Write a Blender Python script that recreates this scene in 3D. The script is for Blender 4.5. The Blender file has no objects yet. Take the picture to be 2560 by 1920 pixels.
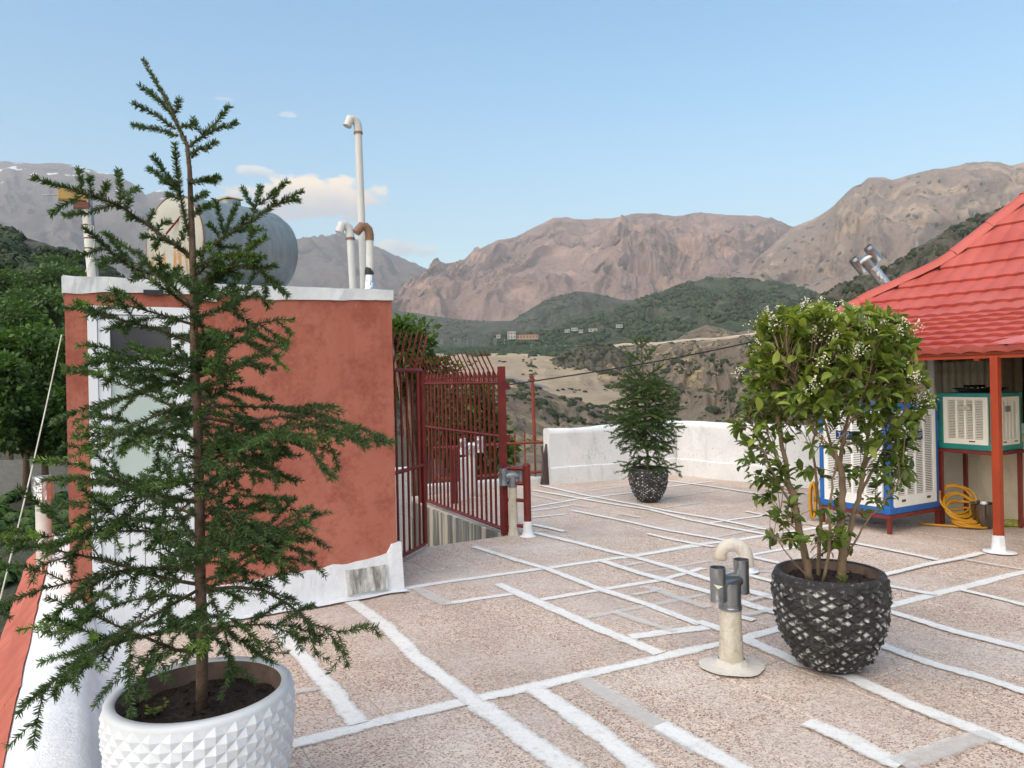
import bpy, bmesh, math, random
import numpy as np
from mathutils import Vector, Matrix, noise as mn
random.seed(7); np.random.seed(7)
R = math.radians
SC = bpy.context.scene
COL = SC.collection

# ---------------------------------------------------------------- camera
# picture measure used for laying out: 2560 x 1920, focal length F pixels, eye H metres above the terrace
F, H, ROLL, CX, CY = 1880.0, 1.6, 0.021, 1280.0, 945.0
cam_d = bpy.data.cameras.new('camera'); cam = bpy.data.objects.new('camera', cam_d); COL.objects.link(cam)
cam_d.sensor_width = 36.0; cam_d.lens = F / 2560 * 36.0
cam_d.shift_y = -15 / 2560
cam_d.clip_start = 0.05; cam_d.clip_end = 60000
cam.matrix_world = Matrix.Translation((0, 0, H)) @ Matrix.Rotation(R(90), 4, 'X') @ Matrix.Rotation(-ROLL, 4, 'Z')
SC.camera = cam

# ---------------------------------------------------------------- sky, sun, exposure
SUN_EL, SUN_AZ = 42.0, 218.0      # degrees; azimuth clockwise from +Y (view direction)
world = bpy.data.worlds.new('World'); SC.world = world; world.use_nodes = True
wn, wl = world.node_tree.nodes, world.node_tree.links
wn.clear()
w_out = wn.new('ShaderNodeOutputWorld'); w_bg = wn.new('ShaderNodeBackground')
w_sky = wn.new('ShaderNodeTexSky'); w_sky.sky_type = 'NISHITA'; w_sky.sun_disc = False
w_sky.sun_elevation = R(SUN_EL); w_sky.sun_rotation = R(SUN_AZ)
w_sky.altitude = 1500; w_sky.air_density = 1.6; w_sky.dust_density = 2.5; w_sky.ozone_density = 1.0
w_bg.inputs['Strength'].default_value = 0.09
wl.new(w_bg.outputs[0], w_out.inputs[0])
w_hs = wn.new('ShaderNodeHueSaturation'); w_hs.inputs['Hue'].default_value = 0.49; w_hs.inputs['Saturation'].default_value = 1.34
wl.new(w_sky.outputs[0], w_hs.inputs['Color'])
w_last = w_hs.outputs[0]
# a few small evening clouds low over the left mountain, by sky direction
def wmath(op, a, b=0.0, clamp=False):
    x = wn.new('ShaderNodeMath'); x.operation = op; x.use_clamp = clamp
    for i, v in enumerate((a, b)):
        if isinstance(v, (int, float)): x.inputs[i].default_value = v
        else: wl.new(v, x.inputs[i])
    return x.outputs[0]
w_tc = wn.new('ShaderNodeTexCoord'); w_sp = wn.new('ShaderNodeSeparateXYZ'); wl.new(w_tc.outputs['Generated'], w_sp.inputs[0])
w_az = wmath('ARCTAN2', w_sp.outputs[0], w_sp.outputs[1]); w_el = wmath('ARCSINE', w_sp.outputs[2])
w_cb = wn.new('ShaderNodeCombineXYZ'); wl.new(w_az, w_cb.inputs[0]); wl.new(wmath('MULTIPLY', w_el, 1.9), w_cb.inputs[1])
w_nz = wn.new('ShaderNodeTexNoise'); wl.new(w_cb.outputs[0], w_nz.inputs['Vector']); w_nz.inputs['Scale'].default_value = 26; w_nz.inputs['Detail'].default_value = 7; w_nz.inputs['Roughness'].default_value = 0.6
for (az, el, ra, re, dens, flat) in ((-14.8, 13.3, 6.0, 1.7, 1.0, 12.6), (-18.6, 14.9, 1.6, 0.5, 0.55, 14.6), (-8.6, 9.9, 1.8, 0.75, 0.6, 9.7), (-6.2, 9.6, 1.2, 0.5, 0.4, 9.4), (-20.5, 19.5, 0.7, 0.2, 0.3, 19.3), (-16.2, 18.9, 0.6, 0.2, 0.3, 18.7), (7.4, 11.6, 0.4, 0.25, 0.35, 11.4)):
    da = wmath('DIVIDE', wmath('SUBTRACT', w_az, R(az)), R(ra)); de = wmath('DIVIDE', wmath('SUBTRACT', w_el, R(el)), R(re))
    d2 = wmath('ADD', wmath('MULTIPLY', da, da), wmath('MULTIPLY', de, de))
    k = wmath('ADD', wmath('SUBTRACT', 0.95, d2), wmath('MULTIPLY', wmath('SUBTRACT', w_nz.outputs['Fac'], 0.5), 3.4))
    k = wmath('MULTIPLY', wmath('MULTIPLY', k, 2.0, True), dens)
    hgt = wmath('MULTIPLY', wmath('ADD', wmath('SUBTRACT', w_el, R(flat)), wmath('MULTIPLY', wmath('SUBTRACT', w_nz.outputs['Fac'], 0.5), 0.03)), 1.0 / R(re * 1.1), True)
    cc = wn.new('ShaderNodeMix'); cc.data_type = 'RGBA'; wl.new(hgt, cc.inputs[0]); cc.inputs[6].default_value = (3.3, 3.3, 3.5, 1); cc.inputs[7].default_value = (6.4, 5.3, 4.0, 1)
    mx = wn.new('ShaderNodeMix'); mx.data_type = 'RGBA'; wl.new(k, mx.inputs[0]); wl.new(w_last, mx.inputs[6]); wl.new(cc.outputs[2], mx.inputs[7]); w_last = mx.outputs[2]
wl.new(w_last, w_bg.inputs['Color'])

sun_d = bpy.data.lights.new('sun', 'SUN'); sun_d.energy = 2.2; sun_d.angle = R(95); sun_d.color = (1.0, 0.85, 0.66)
sun = bpy.data.objects.new('sun', sun_d); COL.objects.link(sun)
_sd = Vector((math.sin(R(SUN_AZ)) * math.cos(R(SUN_EL)), math.cos(R(SUN_AZ)) * math.cos(R(SUN_EL)), math.sin(R(SUN_EL))))
sun.rotation_euler = _sd.to_track_quat('Z', 'Y').to_euler()
sun.location = (0, 0, 50)

vs = SC.view_settings
vs.view_transform = 'Standard'; vs.look = 'None'; vs.gamma = 1.0; vs.use_curve_mapping = False
vs.exposure = 1.4
SC.cycles.use_denoising = True
SC.cycles.max_bounces = 6; SC.cycles.diffuse_bounces = 3; SC.cycles.glossy_bounces = 3
SC.cycles.transparent_max_bounces = 12; SC.cycles.volume_bounces = 0
SC.cycles.sample_clamp_indirect = 8; SC.cycles.adaptive_threshold = 0.02

# ---------------------------------------------------------------- helpers: layout
_c, _s = math.cos(ROLL), math.sin(ROLL)
def ray(px, py):
    a = (px - CX) / F; b = -(py - CY) / F
    return Vector((a * _c + b * _s, 1.0, -a * _s + b * _c))
def G(px, py, z=0.0):                      # point on the level z
    r = ray(px, py); t = (z - H) / r.z
    return Vector((r.x * t, t, z))
def D(px, py, d):                          # point at depth d
    r = ray(px, py)
    return Vector((r.x * d, d, H + r.z * d))
A1 = R(29.5)
U1 = Vector((math.cos(A1), math.sin(A1), 0)); U2 = Vector((-math.sin(A1), math.cos(A1), 0)); UZ = Vector((0, 0, 1))

# ---------------------------------------------------------------- helpers: objects
FR = {}                                    # world translation of each root
def tag(o, label=None, cat=None, group=None, kind=None):
    if label: o['label'] = label
    if cat: o['category'] = cat
    if group: o['group'] = group
    if kind: o['kind'] = kind
    return o
def thing(name, loc, label=None, cat=None, group=None, kind=None):
    o = bpy.data.objects.new(name, None); COL.objects.link(o); o.empty_display_size = 0.1
    o.location = loc; FR[o.name] = Vector(loc)
    return tag(o, label, cat, group, kind)
def link(name, me, parent=None, mat=None):
    o = bpy.data.objects.new(name, me); COL.objects.link(o)
    if mat is not None and len(me.materials) == 0:
        for m in (mat if isinstance(mat, (list, tuple)) else [mat]): me.materials.append(m)
    if parent is not None:
        o.parent = parent; FR[o.name] = FR.get(parent.name, Vector((0, 0, 0)))
    else:
        FR[o.name] = Vector((0, 0, 0))
    return o
def copy_tree(o, parent=None, loc=None, rz=None, sc=None):
    c = o.copy(); COL.objects.link(c); c.parent = parent
    if loc is not None: c.location = loc
    if rz is not None: c.rotation_euler.z = rz
    if sc is not None: c.scale = (sc, sc, sc) if not hasattr(sc, '__len__') else sc
    for ch in [x for x in COL.objects if x.parent is o]: copy_tree(ch, c)
    return c

class MB:
    """collects shapes given in world coordinates; build() links them as one mesh"""
    def __init__(s): s.v = []; s.f = []; s.m = []; s.uv = {}; s.mi = 0
    def add(s, vs, fs, mi=None):
        k = len(s.v); s.v.extend([tuple(p) for p in vs])
        for f in fs: s.f.append(tuple(i + k for i in f)); s.m.append(s.mi if mi is None else mi)
        return k
    def box(s, c, ax, ay, az, mi=None, bev=0.0):       # centre and three half-axis vectors
        c = Vector(c); ax, ay, az = Vector(ax), Vector(ay), Vector(az)
        if ax.cross(ay).dot(az) < 0: ax = -ax
        if bev <= 0:
            vs = [c + ax * i + ay * j + az * k for k in (-1, 1) for j in (-1, 1) for i in (-1, 1)]
            fs = [(0, 2, 3, 1), (4, 5, 7, 6), (0, 1, 5, 4), (2, 6, 7, 3), (0, 4, 6, 2), (1, 3, 7, 5)]
            s.add(vs, fs, mi); return s
        bm = bmesh.new(); bmesh.ops.create_cube(bm, size=2.0)
        M = Matrix(((ax.x, ay.x, az.x, c.x), (ax.y, ay.y, az.y, c.y), (ax.z, ay.z, az.z, c.z), (0, 0, 0, 1)))
        bmesh.ops.transform(bm, matrix=M, verts=bm.verts)
        bmesh.ops.bevel(bm, geom=list(bm.edges), offset=bev, segments=2, affect='EDGES', profile=0.6)
        bm.verts.index_update()
        s.add([v.co.copy() for v in bm.verts], [[v.index for v in f.verts] for f in bm.faces], mi); bm.free()
        return s
    def zbox(s, x0, x1, y0, y1, z0, z1, o=None, mi=None, bev=0.0, a=None):   # box in the U1/U2 frame, origin o
        o = Vector((0, 0, 0)) if o is None else Vector(o)
        e1, e2 = (U1, U2) if a is None else (Vector((math.cos(a), math.sin(a), 0)), Vector((-math.sin(a), math.cos(a), 0)))
        c = o + e1 * ((x0 + x1) / 2) + e2 * ((y0 + y1) / 2) + UZ * ((z0 + z1) / 2)
        return s.box(c, e1 * abs(x1 - x0) / 2, e2 * abs(y1 - y0) / 2, UZ * abs(z1 - z0) / 2, mi, bev)
    def tube(s, pts, rad, n=10, cap=True, mi=None, squash=None):
        pts = [Vector(p) for p in pts]
        if not hasattr(rad, '__len__'): rad = [rad] * len(pts)
        rings = []; up = None
        for i, p in enumerate(pts):
            t = (pts[min(i + 1, len(pts) - 1)] - pts[max(i - 1, 0)])
            t = t.normalized() if t.length > 1e-9 else Vector((0, 0, 1))
            if up is None:
                up = Vector((0, 0, 1)) if abs(t.z) < 0.9 else Vector((1, 0, 0))
            x = up.cross(t)
            if x.length < 1e-6: x = Vector((1, 0, 0)).cross(t)
            x.normalize(); y = t.cross(x); up = y
            rings.append([p + (x * math.cos(2 * math.pi * k / n) + y * math.sin(2 * math.pi * k / n)) * rad[i] for k in range(n)])
        vs = [q for r in rings for q in r]; fs = []
        for i in range(len(pts) - 1):
            for k in range(n):
                a = i * n + k; b = i * n + (k + 1) % n
                fs.append((a, b, b + n, a + n))
        if cap:
            fs.append(tuple(range(n - 1, -1, -1))); fs.append(tuple(range((len(pts) - 1) * n, len(pts) * n)))
        s.add(vs, fs, mi); return s
    def lathe(s, prof, c=(0, 0, 0), n=32, mi=None, closed=False):      # prof = [(r, z)]
        c = Vector(c); vs = []; fs = []
        for r, z in prof:
            for k in range(n):
                a = 2 * math.pi * k / n
                vs.append(c + Vector((r * math.cos(a), r * math.sin(a), z)))
        for i in range(len(prof) - 1):
            for k in range(n):
                a = i * n + k; b = i * n + (k + 1) % n
                fs.append((a, b, b + n, a + n))
        s.add(vs, fs, mi); return s
    def prism(s, poly, n_vec, mi=None):                # closed polygon swept along n_vec
        poly = [Vector(p) for p in poly]; n_vec = Vector(n_vec); k = len(poly)
        vs = poly + [p + n_vec for p in poly]
        nrm = Vector((0, 0, 0))
        for i in range(k): nrm += poly[i].cross(poly[(i + 1) % k])
        if nrm.dot(n_vec) > 0: base = tuple(range(k - 1, -1, -1)); top = tuple(range(k, 2 * k)); fl = False
        else: base = tuple(range(k)); top = tuple(range(2 * k - 1, k - 1, -1)); fl = True
        fs = [base, top]
        for i in range(k):
            j = (i + 1) % k
            fs.append((i, i + k, j + k, j) if fl else (i, j, j + k, i + k))
        s.add(vs, fs, mi); return s
    def build(s, name, mat, parent=None, smooth=False, angle=None, uv=None):
        off = FR.get(parent.name, Vector((0, 0, 0))) if parent is not None else Vector((0, 0, 0))
        me = bpy.data.meshes.new(name)
        me.from_pydata([(p[0] - off.x, p[1] - off.y, p[2] - off.z) for p in s.v], [], s.f)
        if any(s.m): me.polygons.foreach_set('material_index', s.m)
        if smooth or angle is not None: me.polygons.foreach_set('use_smooth', [True] * len(me.polygons))
        if angle is not None: me.set_sharp_from_angle(angle=R(angle))
        if uv is not None:
            ul = me.uv_layers.new(name='UVMap')
            for lp in me.loops: ul.data[lp.index].uv = uv[lp.vertex_index]
        me.update()
        return link(name, me, parent, mat)

# ---------------------------------------------------------------- helpers: materials
class NT:
    def __init__(s, name):
        s.mat = bpy.data.materials.new(name); s.mat.use_nodes = True
        s.n = s.mat.node_tree.nodes; s.l = s.mat.node_tree.links; s.n.clear()
        s.out = s.n.new('ShaderNodeOutputMaterial'); s.b = s.n.new('ShaderNodeBsdfPrincipled')
        s.l.new(s.b.outputs[0], s.out.inputs[0])
        s.tc = s.n.new('ShaderNodeTexCoord'); s.co = s.tc.outputs['Object']
    def node(s, t, **kw):
        x = s.n.new(t)
        for k, v in kw.items(): setattr(x, k, v)
        return x
    def set(s, sock, v):
        if hasattr(v, 'is_output') or isinstance(v, bpy.types.NodeSocket): s.l.new(v, sock)
        elif hasattr(v, '__len__') and len(v) == 3 and sock.type == 'RGBA': sock.default_value = (*v, 1)
        else: sock.default_value = v
    def noise(s, scale, detail=4, rough=0.55, co=None, dist=0.0, out='Fac'):
        x = s.node('ShaderNodeTexNoise'); s.l.new(co or s.co, x.inputs['Vector'])
        x.inputs['Scale'].default_value = scale; x.inputs['Detail'].default_value = detail
        x.inputs['Roughness'].default_value = rough; x.inputs['Distortion'].default_value = dist
        return x.outputs[out]
    def voro(s, scale, feature='F1', co=None, rnd=1.0, out='Distance'):
        x = s.node('ShaderNodeTexVoronoi'); x.feature = feature; s.l.new(co or s.co, x.inputs['Vector'])
        x.inputs['Scale'].default_value = scale; x.inputs['Randomness'].default_value = rnd
        return x.outputs[out]
    def ramp(s, fac, stops):
        x = s.node('ShaderNodeValToRGB'); s.l.new(fac, x.inputs[0]); e = x.color_ramp.elements
        while len(e) < len(stops): e.new(0.5)
        for i, (p, c) in enumerate(stops):
            e[i].position = p
            e[i].color = (*c, 1) if hasattr(c, '__len__') else (c, c, c, 1)
        return x.outputs[0]
    def mix(s, fac, a, b, mode='MIX'):
        x = s.node('ShaderNodeMix', data_type='RGBA', blend_type=mode)
        s.set(x.inputs[0], fac); s.set(x.inputs[6], a); s.set(x.inputs[7], b)
        return x.outputs[2]
    def math(s, op, a, b=0.0, clamp=False):
        x = s.node('ShaderNodeMath', operation=op, use_clamp=clamp); s.set(x.inputs[0], a); s.set(x.inputs[1], b)
        return x.outputs[0]
    def mapping(s, scale=(1, 1, 1), rot=(0, 0, 0), loc=(0, 0, 0), co=None):
        x = s.node('ShaderNodeMapping'); s.l.new(co or s.co, x.inputs[0])
        x.inputs['Scale'].default_value = scale; x.inputs['Rotation'].default_value = rot; x.inputs['Location'].default_value = loc
        return x.outputs[0]
    def attr(s, name, out='Fac'):
        x = s.node('ShaderNodeAttribute'); x.attribute_name = name; return x.outputs[out]
    def sep(s, v):
        x = s.node('ShaderNodeSeparateXYZ'); s.l.new(v, x.inputs[0]); return x.outputs
    def bump(s, h, strength=0.3, dist=0.01, nrm=None):
        x = s.node('ShaderNodeBump'); s.l.new(h, x.inputs['Height']); x.inputs['Strength'].default_value = strength
        x.inputs['Distance'].default_value = dist
        if nrm is not None: s.l.new(nrm, x.inputs['Normal'])
        s.l.new(x.outputs[0], s.b.inputs['Normal']); return x.outputs[0]
    def fin(s, color=None, rough=None, metal=None, spec=None):
        if color is not None: s.set(s.b.inputs['Base Color'], color)
        if rough is not None: s.set(s.b.inputs['Roughness'], rough)
        if metal is not None: s.set(s.b.inputs['Metallic'], metal)
        if spec is not None: s.set(s.b.inputs['Specular IOR Level'], spec)
        return s.mat
def simple(name, c1, c2=None, scale=6.0, rough=0.6, metal=0.0, bump=0.15, bscale=None, bd=0.005, dirt=None, spec=0.4, detail=5):
    """paint, plaster, metal or cloth: two tones mixed by noise, optional dirt colour, fine relief"""
    t = NT(name); c2 = c2 or tuple(x * 0.8 for x in c1)
    n1 = t.noise(scale, detail)
    c = t.mix(t.ramp(n1, [(0.35, 0.0), (0.65, 1.0)]), c1, c2)
    if dirt:
        n2 = t.noise(scale * 0.35, 7, 0.65)
        c = t.mix(t.ramp(n2, [(0.52, 0.0), (0.75, 0.8)]), c, dirt)
    t.fin(c, rough, metal, spec)
    if bump: t.bump(t.noise(bscale or scale * 5, 5), bump, bd)
    return t.mat
M = {}
# ---------------------------------------------------------------- terrain
def interp(pts, x):
    return float(np.interp(x, [p[0] for p in pts], [p[1] for p in pts]))
def fbm(p, o=6, hh=1.0, lac=2.1): return mn.fractal(p, hh, lac, o)
def rid(p, o=7, hh=0.9, lac=2.15): return mn.ridged_multi_fractal(p, hh, lac, o, 1.0, 2.0)
TER = {}
def terrain(name, sky, dr, foot, df, mat, nx, nt, amp, sc, shape=1.0, x0=None, x1=None, ridged=True, seed=0.0, skyamp=0.25, back=0.35, vert=1.0, aniso=1.0, flute=0.0, fsc=1.0):
    """hill side: crest along the profile sky at depth dr (number or list over x), falling to the foot profile at depth df, and a back slope"""
    x0 = sky[0][0] if x0 is None else x0; x1 = sky[-1][0] if x1 is None else x1
    n_back = max(3, nt // 6); rows = nt + n_back
    V = np.zeros((rows, nx, 3))
    for i in range(nx):
        px = x0 + (x1 - x0) * i / (nx - 1)
        d_r = interp(dr, px) if hasattr(dr, '__len__') else dr
        d_f = interp(df, px) if hasattr(df, '__len__') else df
        pr = D(px, interp(sky, px), d_r); pf = D(px, interp(foot, px), d_f)
        for j in range(rows):
            if j < nt:
                t = j / (nt - 1); p = pf.lerp(pr, t); p.z = pf.z + (pr.z - pf.z) * t ** shape
                w = 1.0 - (1.0 - skyamp) * max(0.0, (t - 0.75) / 0.25)
                w *= min(1.0, 0.25 + t * 3)
            else:
                t = (j - nt + 1) / n_back
                p = pr.lerp(pr * (1 + back), t); p.z = pr.z - (pr.z - pf.z) * 1.05 * t; w = skyamp + (1 - skyamp) * t
            q = Vector((p.x / sc + seed, p.y / sc * aniso, p.z / sc * vert))
            n = (rid(q) - 0.9) if ridged else fbm(q)
            p.z += n * amp * w
            if ridged:
                m = fbm(q * 1.7 + Vector((5, 3, 1)), 5); p.y += m * amp * 0.9 * w; p.x += m * amp * 0.3 * w
            if flute and j < nt:
                lat = (px - CX) / F * d_r / fsc; tt = j / (nt - 1)
                q2 = Vector((lat + 0.9 * fbm(Vector((lat * .5, tt * 2.5, seed)), 3), tt * 0.9 + seed, seed * 2))
                g = rid(q2, 6, 0.75, 2.3) - 1.0
                e = flute * (math.sin(math.pi * min(1.0, tt * 0.985 + 0.01)) ** 1.0) * g * 0.8
                dv = Vector((p.x, p.y, 0)).normalized(); p -= dv * e * 0.75; p.z += e * 0.35
            V[j, i] = p
    vs = [tuple(p) for p in V.reshape(-1, 3)]
    fs = [(j * nx + i, j * nx + i + 1, (j + 1) * nx + i + 1, (j + 1) * nx + i) for j in range(rows - 1) for i in range(nx - 1)]
    me = bpy.data.meshes.new(name); me.from_pydata(vs, [], fs)
    me.polygons.foreach_set('use_smooth', [True] * len(me.polygons)); me.update()
    o = link(name, me, None, mat); tag(o, kind='structure')
    k = 0
    while name + str(k) in TER: k += 1
    TER[name + str(k)] = V; return o

def rock_mat(name, ca, cb, cc, s, veg=None, vegamt=0.5, vs_=1.0, snow=None, spots=0.0, bump=0.6, warm=None):
    """s = metres of one large feature; slopes are rock, vegetation and scree in patches, optional snow beds near the top"""
    t = NT(name)
    g = t.node('ShaderNodeNewGeometry'); pos = g.outputs['Position']; nz = t.sep(g.outputs['Normal'])[2]
    st = t.mapping((1, 1, 0.45), (0.2, 0.1, 0.4), co=pos)
    n1 = t.noise(1.0 / s, 9, 0.62, co=pos); n2 = t.noise(4.0 / s, 9, 0.68, co=st, dist=0.6)
    n3 = t.noise(22.0 / s, 7, 0.7, co=pos)
    c = t.mix(t.ramp(n1, [(0.36, 0.0), (0.62, 1.0)]), ca, cb)
    c = t.mix(t.ramp(n2, [(0.42, 0.0), (0.66, 0.9)]), c, cc)
    c = t.mix(t.ramp(n3, [(0.3, 0.55), (0.6, 0.0)]), c, tuple(x * 0.55 for x in ca))
    rg = t.node('ShaderNodeTexNoise', noise_type='RIDGED_MULTIFRACTAL'); t.l.new(t.mapping((1, 1, 0.5), (0.15, 0.25, 0.7), co=pos), rg.inputs['Vector']); rg.inputs['Scale'].default_value = 5.0 / s; rg.inputs['Detail'].default_value = 9; rg.inputs['Roughness'].default_value = 0.6
    c = t.mix(t.ramp(rg.outputs['Fac'], [(0.25, 0.5), (0.7, 0.0)]), c, tuple(x * 0.5 for x in cc))
    c = t.mix(t.ramp(rg.outputs['Fac'], [(0.9, 0.0), (1.5, 0.4)]), c, tuple(min(0.7, x * 1.35) for x in cb))
    if warm:
        c = t.mix(t.ramp(t.noise(1.7 / s, 6, 0.6, co=t.mapping(loc=(91, 17, 4), co=pos)), [(0.52, 0.0), (0.64, 0.85)]), c, warm)
    if veg is not None:
        nv = t.noise(2.2 / s * vs_, 9, 0.7, co=t.mapping(loc=(31, 7, 2), co=pos))
        nf = t.noise(30.0 / s * vs_, 6, 0.7, co=pos)
        v = t.math('ADD', nv, t.math('MULTIPLY', t.math('SUBTRACT', nf, 0.5), 0.75))
        v = t.ramp(v, [(0.62 - vegamt * 0.3, 0.0), (0.70 - vegamt * 0.3, 1.0)])
        vc = t.mix(t.ramp(t.noise(14.0 / s * vs_, 6, 0.6, co=pos), [(0.35, 0.0), (0.65, 1.0)]), veg, tuple(x * 0.45 for x in veg))
        c = t.mix(v, c, vc)
    if spots:
        d = t.voro(spots, co=t.mapping((1, 1, 1.0), co=pos), out='Distance')
        k = t.math('MULTIPLY', t.ramp(d, [(0.16, 1.0), (0.26, 0.0)]), t.ramp(t.noise(1.5 / s, 4, co=pos), [(0.42, 0.0), (0.5, 1.0)]))
        c = t.mix(k, c, (0.045, 0.06, 0.035))
    if snow is not None:
        z = t.sep(pos)[2]
        h = t.math('MULTIPLY', t.math('SUBTRACT', z, snow[0]), 1.0 / (snow[1] - snow[0]), True)
        ns = t.noise(2.6 / s, 7, 0.55, co=t.mapping((1, 0.3, 2.0), (0, 0.5, 0.3), co=pos))
        k = t.ramp(t.math('ADD', t.math('MULTIPLY', h, 0.16), ns), [(snow[2], 0.0), (snow[2] + 0.015, 1.0)])
        c = t.mix(k, c, (0.75, 0.76, 0.8))
    t.fin(c, 0.95, 0, 0.1)
    if bump:
        hgt = t.math('ADD', t.math('ADD', t.math('MULTIPLY', n2, 1.0), t.math('MULTIPLY', n3, 0.4)), t.math('MULTIPLY', rg.outputs['Fac'], 0.25))
        t.bump(hgt, bump, s * 0.16)
    return t.mat
M['mt_far'] = rock_mat('rock_far', (0.165, 0.155, 0.16), (0.20, 0.18, 0.18), (0.24, 0.205, 0.19), 600, veg=(0.09, 0.09, 0.06), vegamt=0.05, snow=(900, 2000, 0.735))  # shade on the left mountain is put into this darker, bluer rock colour
M['mt_mid'] = rock_mat('rock_mid', (0.27, 0.20, 0.185), (0.36, 0.255, 0.225), (0.45, 0.30, 0.24), 420, veg=(0.11, 0.10, 0.065), vegamt=0.12, snow=(800, 1350, 0.80), warm=(0.46, 0.30, 0.225))
M['mt_right'] = rock_mat('rock_right', (0.30, 0.235, 0.20), (0.37, 0.285, 0.235), (0.42, 0.31, 0.24), 300, veg=(0.15, 0.135, 0.09), vegamt=0.12, spots=0.022, warm=(0.47, 0.35, 0.25))
M['hill_rock'] = rock_mat('rock_hillside', (0.2, 0.17, 0.13), (0.27, 0.22, 0.16), (0.15, 0.13, 0.10), 60, veg=(0.06, 0.075, 0.035), vegamt=0.42, vs_=1.3)
M['hill_left'] = rock_mat('rock_left_hill', (0.20, 0.18, 0.15), (0.27, 0.235, 0.185), (0.14, 0.13, 0.11), 60, veg=(0.05, 0.07, 0.035), vegamt=0.5, vs_=1.2)
M['hill_green'] = rock_mat('soil_green_hill', (0.19, 0.165, 0.11), (0.15, 0.14, 0.09), (0.22, 0.185, 0.125), 160, veg=(0.075, 0.10, 0.052), vegamt=0.80, vs_=1.6)
M['hill_grey'] = rock_mat('soil_grey_hill', (0.17, 0.16, 0.125), (0.2, 0.18, 0.14), (0.13, 0.125, 0.09), 180, veg=(0.06, 0.08, 0.045), vegamt=0.66, vs_=2.0)
M['gorge'] = rock_mat('soil_gorge', (0.30, 0.235, 0.175), (0.36, 0.285, 0.20), (0.22, 0.175, 0.135), 45, veg=(0.11, 0.11, 0.065), vegamt=0.24, vs_=2.0, warm=(0.47, 0.36, 0.21))
M['tan_old'] = rock_mat('soil_tan_terrace', (0.42, 0.325, 0.22), (0.36, 0.28, 0.19), (0.47, 0.36, 0.24), 80, veg=None, bump=0.25, warm=(0.5, 0.34, 0.2))

def tan_mat():
    t = NT('soil_tan_steps'); g = t.node('ShaderNodeNewGeometry'); pos = g.outputs['Position']
    c = t.mix(t.ramp(t.noise(1 / 60, 7, .6, co=pos), [(.35, 0), (.65, 1)]), (0.33, 0.255, 0.175), (0.40, 0.31, 0.21))
    st = t.noise(1.0, 6, 0.65, co=t.mapping((0.006, 0.006, 0.28), co=pos))
    c = t.mix(t.ramp(st, [(.40, .75), (.50, 0)]), c, (0.29, 0.225, 0.16)); c = t.mix(t.ramp(st, [(.56, 0), (.66, .6)]), c, (0.48, 0.345, 0.215))
    c = t.mix(t.ramp(t.noise(1 / 3, 5, .7, co=pos), [(.56, 0), (.68, .6)]), c, (0.23, 0.19, 0.13))
    t.fin(c, .95, 0, .1); t.bump(t.math('ADD', st, t.noise(1 / 5, 6, co=pos)), .5, 3.0); return t.mat
M['tan'] = tan_mat()
SKY_LEFT = [(-900, 440), (-700, 430), (-200, 415), (0, 411), (81, 410), (155, 407), (179, 411), (220, 421), (244, 431), (285, 435), (321, 456), (350, 476), (360, 490), (395, 479), (419, 481), (480, 498), (560, 535), (640, 572), (700, 592), (740, 594), (789, 589), (818, 590), (862, 596), (937, 621), (981, 645), (1059, 686), (1120, 730), (1250, 790)]
SKY_MID = [(930, 800), (981, 751), (1020, 715), (1059, 686), (1095, 659), (1110, 657), (1128, 664), (1145, 657), (1160, 657), (1201, 625), (1246, 604), (1286, 598), (1347, 568), (1384, 550), (1417, 546), (1526, 548), (1567, 540), (1632, 536), (1697, 541), (1766, 536), (1801, 537), (1855, 540), (1902, 545), (1933, 548), (1984, 572), (2060, 600), (2200, 640)]
SKY_RIGHT = [(1830, 700), (1848, 688), (1900, 642), (1984, 572), (2030, 553), (2073, 525), (2108, 494), (2132, 470), (2151, 463), (2170, 446), (2190, 443), (2229, 447), (2271, 435), (2361, 424), (2415, 409), (2462, 407), (2497, 407), (2528, 414), (2560, 408), (2700, 395), (3000, 420), (3600, 480)]
terrain('mountain', SKY_LEFT, 7000, [(-900, 900), (1300, 860)], 3600, M['mt_far'], 380, 110, 120, 800, 0.95, seed=3.1, flute=330, fsc=900)
terrain('mountain', SKY_MID, 5000, [(930, 870), (1300, 870), (2200, 860)], 3000, M['mt_mid'], 460, 170, 75, 420, 0.9, seed=8.4, flute=260, fsc=520)
terrain('mountain', SKY_RIGHT, 3600, [(1830, 740), (2000, 830), (3600, 860)], 2200, M['mt_right'], 320, 140, 45, 260, 0.95, seed=1.7, flute=150, fsc=330)
# the western ridge that the sun is setting behind, beyond the left edge of the picture
def west_ridge():
    mb = MB(); n, k = 60, 14
    for i in range(n):
        a = R(-62 - 100 * i / (n - 1))
        h = 560 * min(1, 0.5 + i / 8, 0.3 + (n - i) / 14) + 60 * fbm(Vector((i * 0.21, 2, 7)), 4)
        for j in range(k):
            t = j / (k - 1); d = 1500 + 1700 * t
            z = -30 + (h + 30) * math.sin(t * math.pi * 0.62) / math.sin(math.pi * 0.5) + 40 * t * rid(Vector((i * 0.3, j * 0.3, 1)), 5)
            mb.v.append((math.sin(a) * d, math.cos(a) * d, z))
    for i in range(n - 1):
        for j in range(k - 1):
            mb.f.append((i * k + j, i * k + j + 1, (i + 1) * k + j + 1, (i + 1) * k + j)); mb.m.append(0)
    tag(mb.build('mountain', M['mt_right'], smooth=True), kind='structure')
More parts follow.
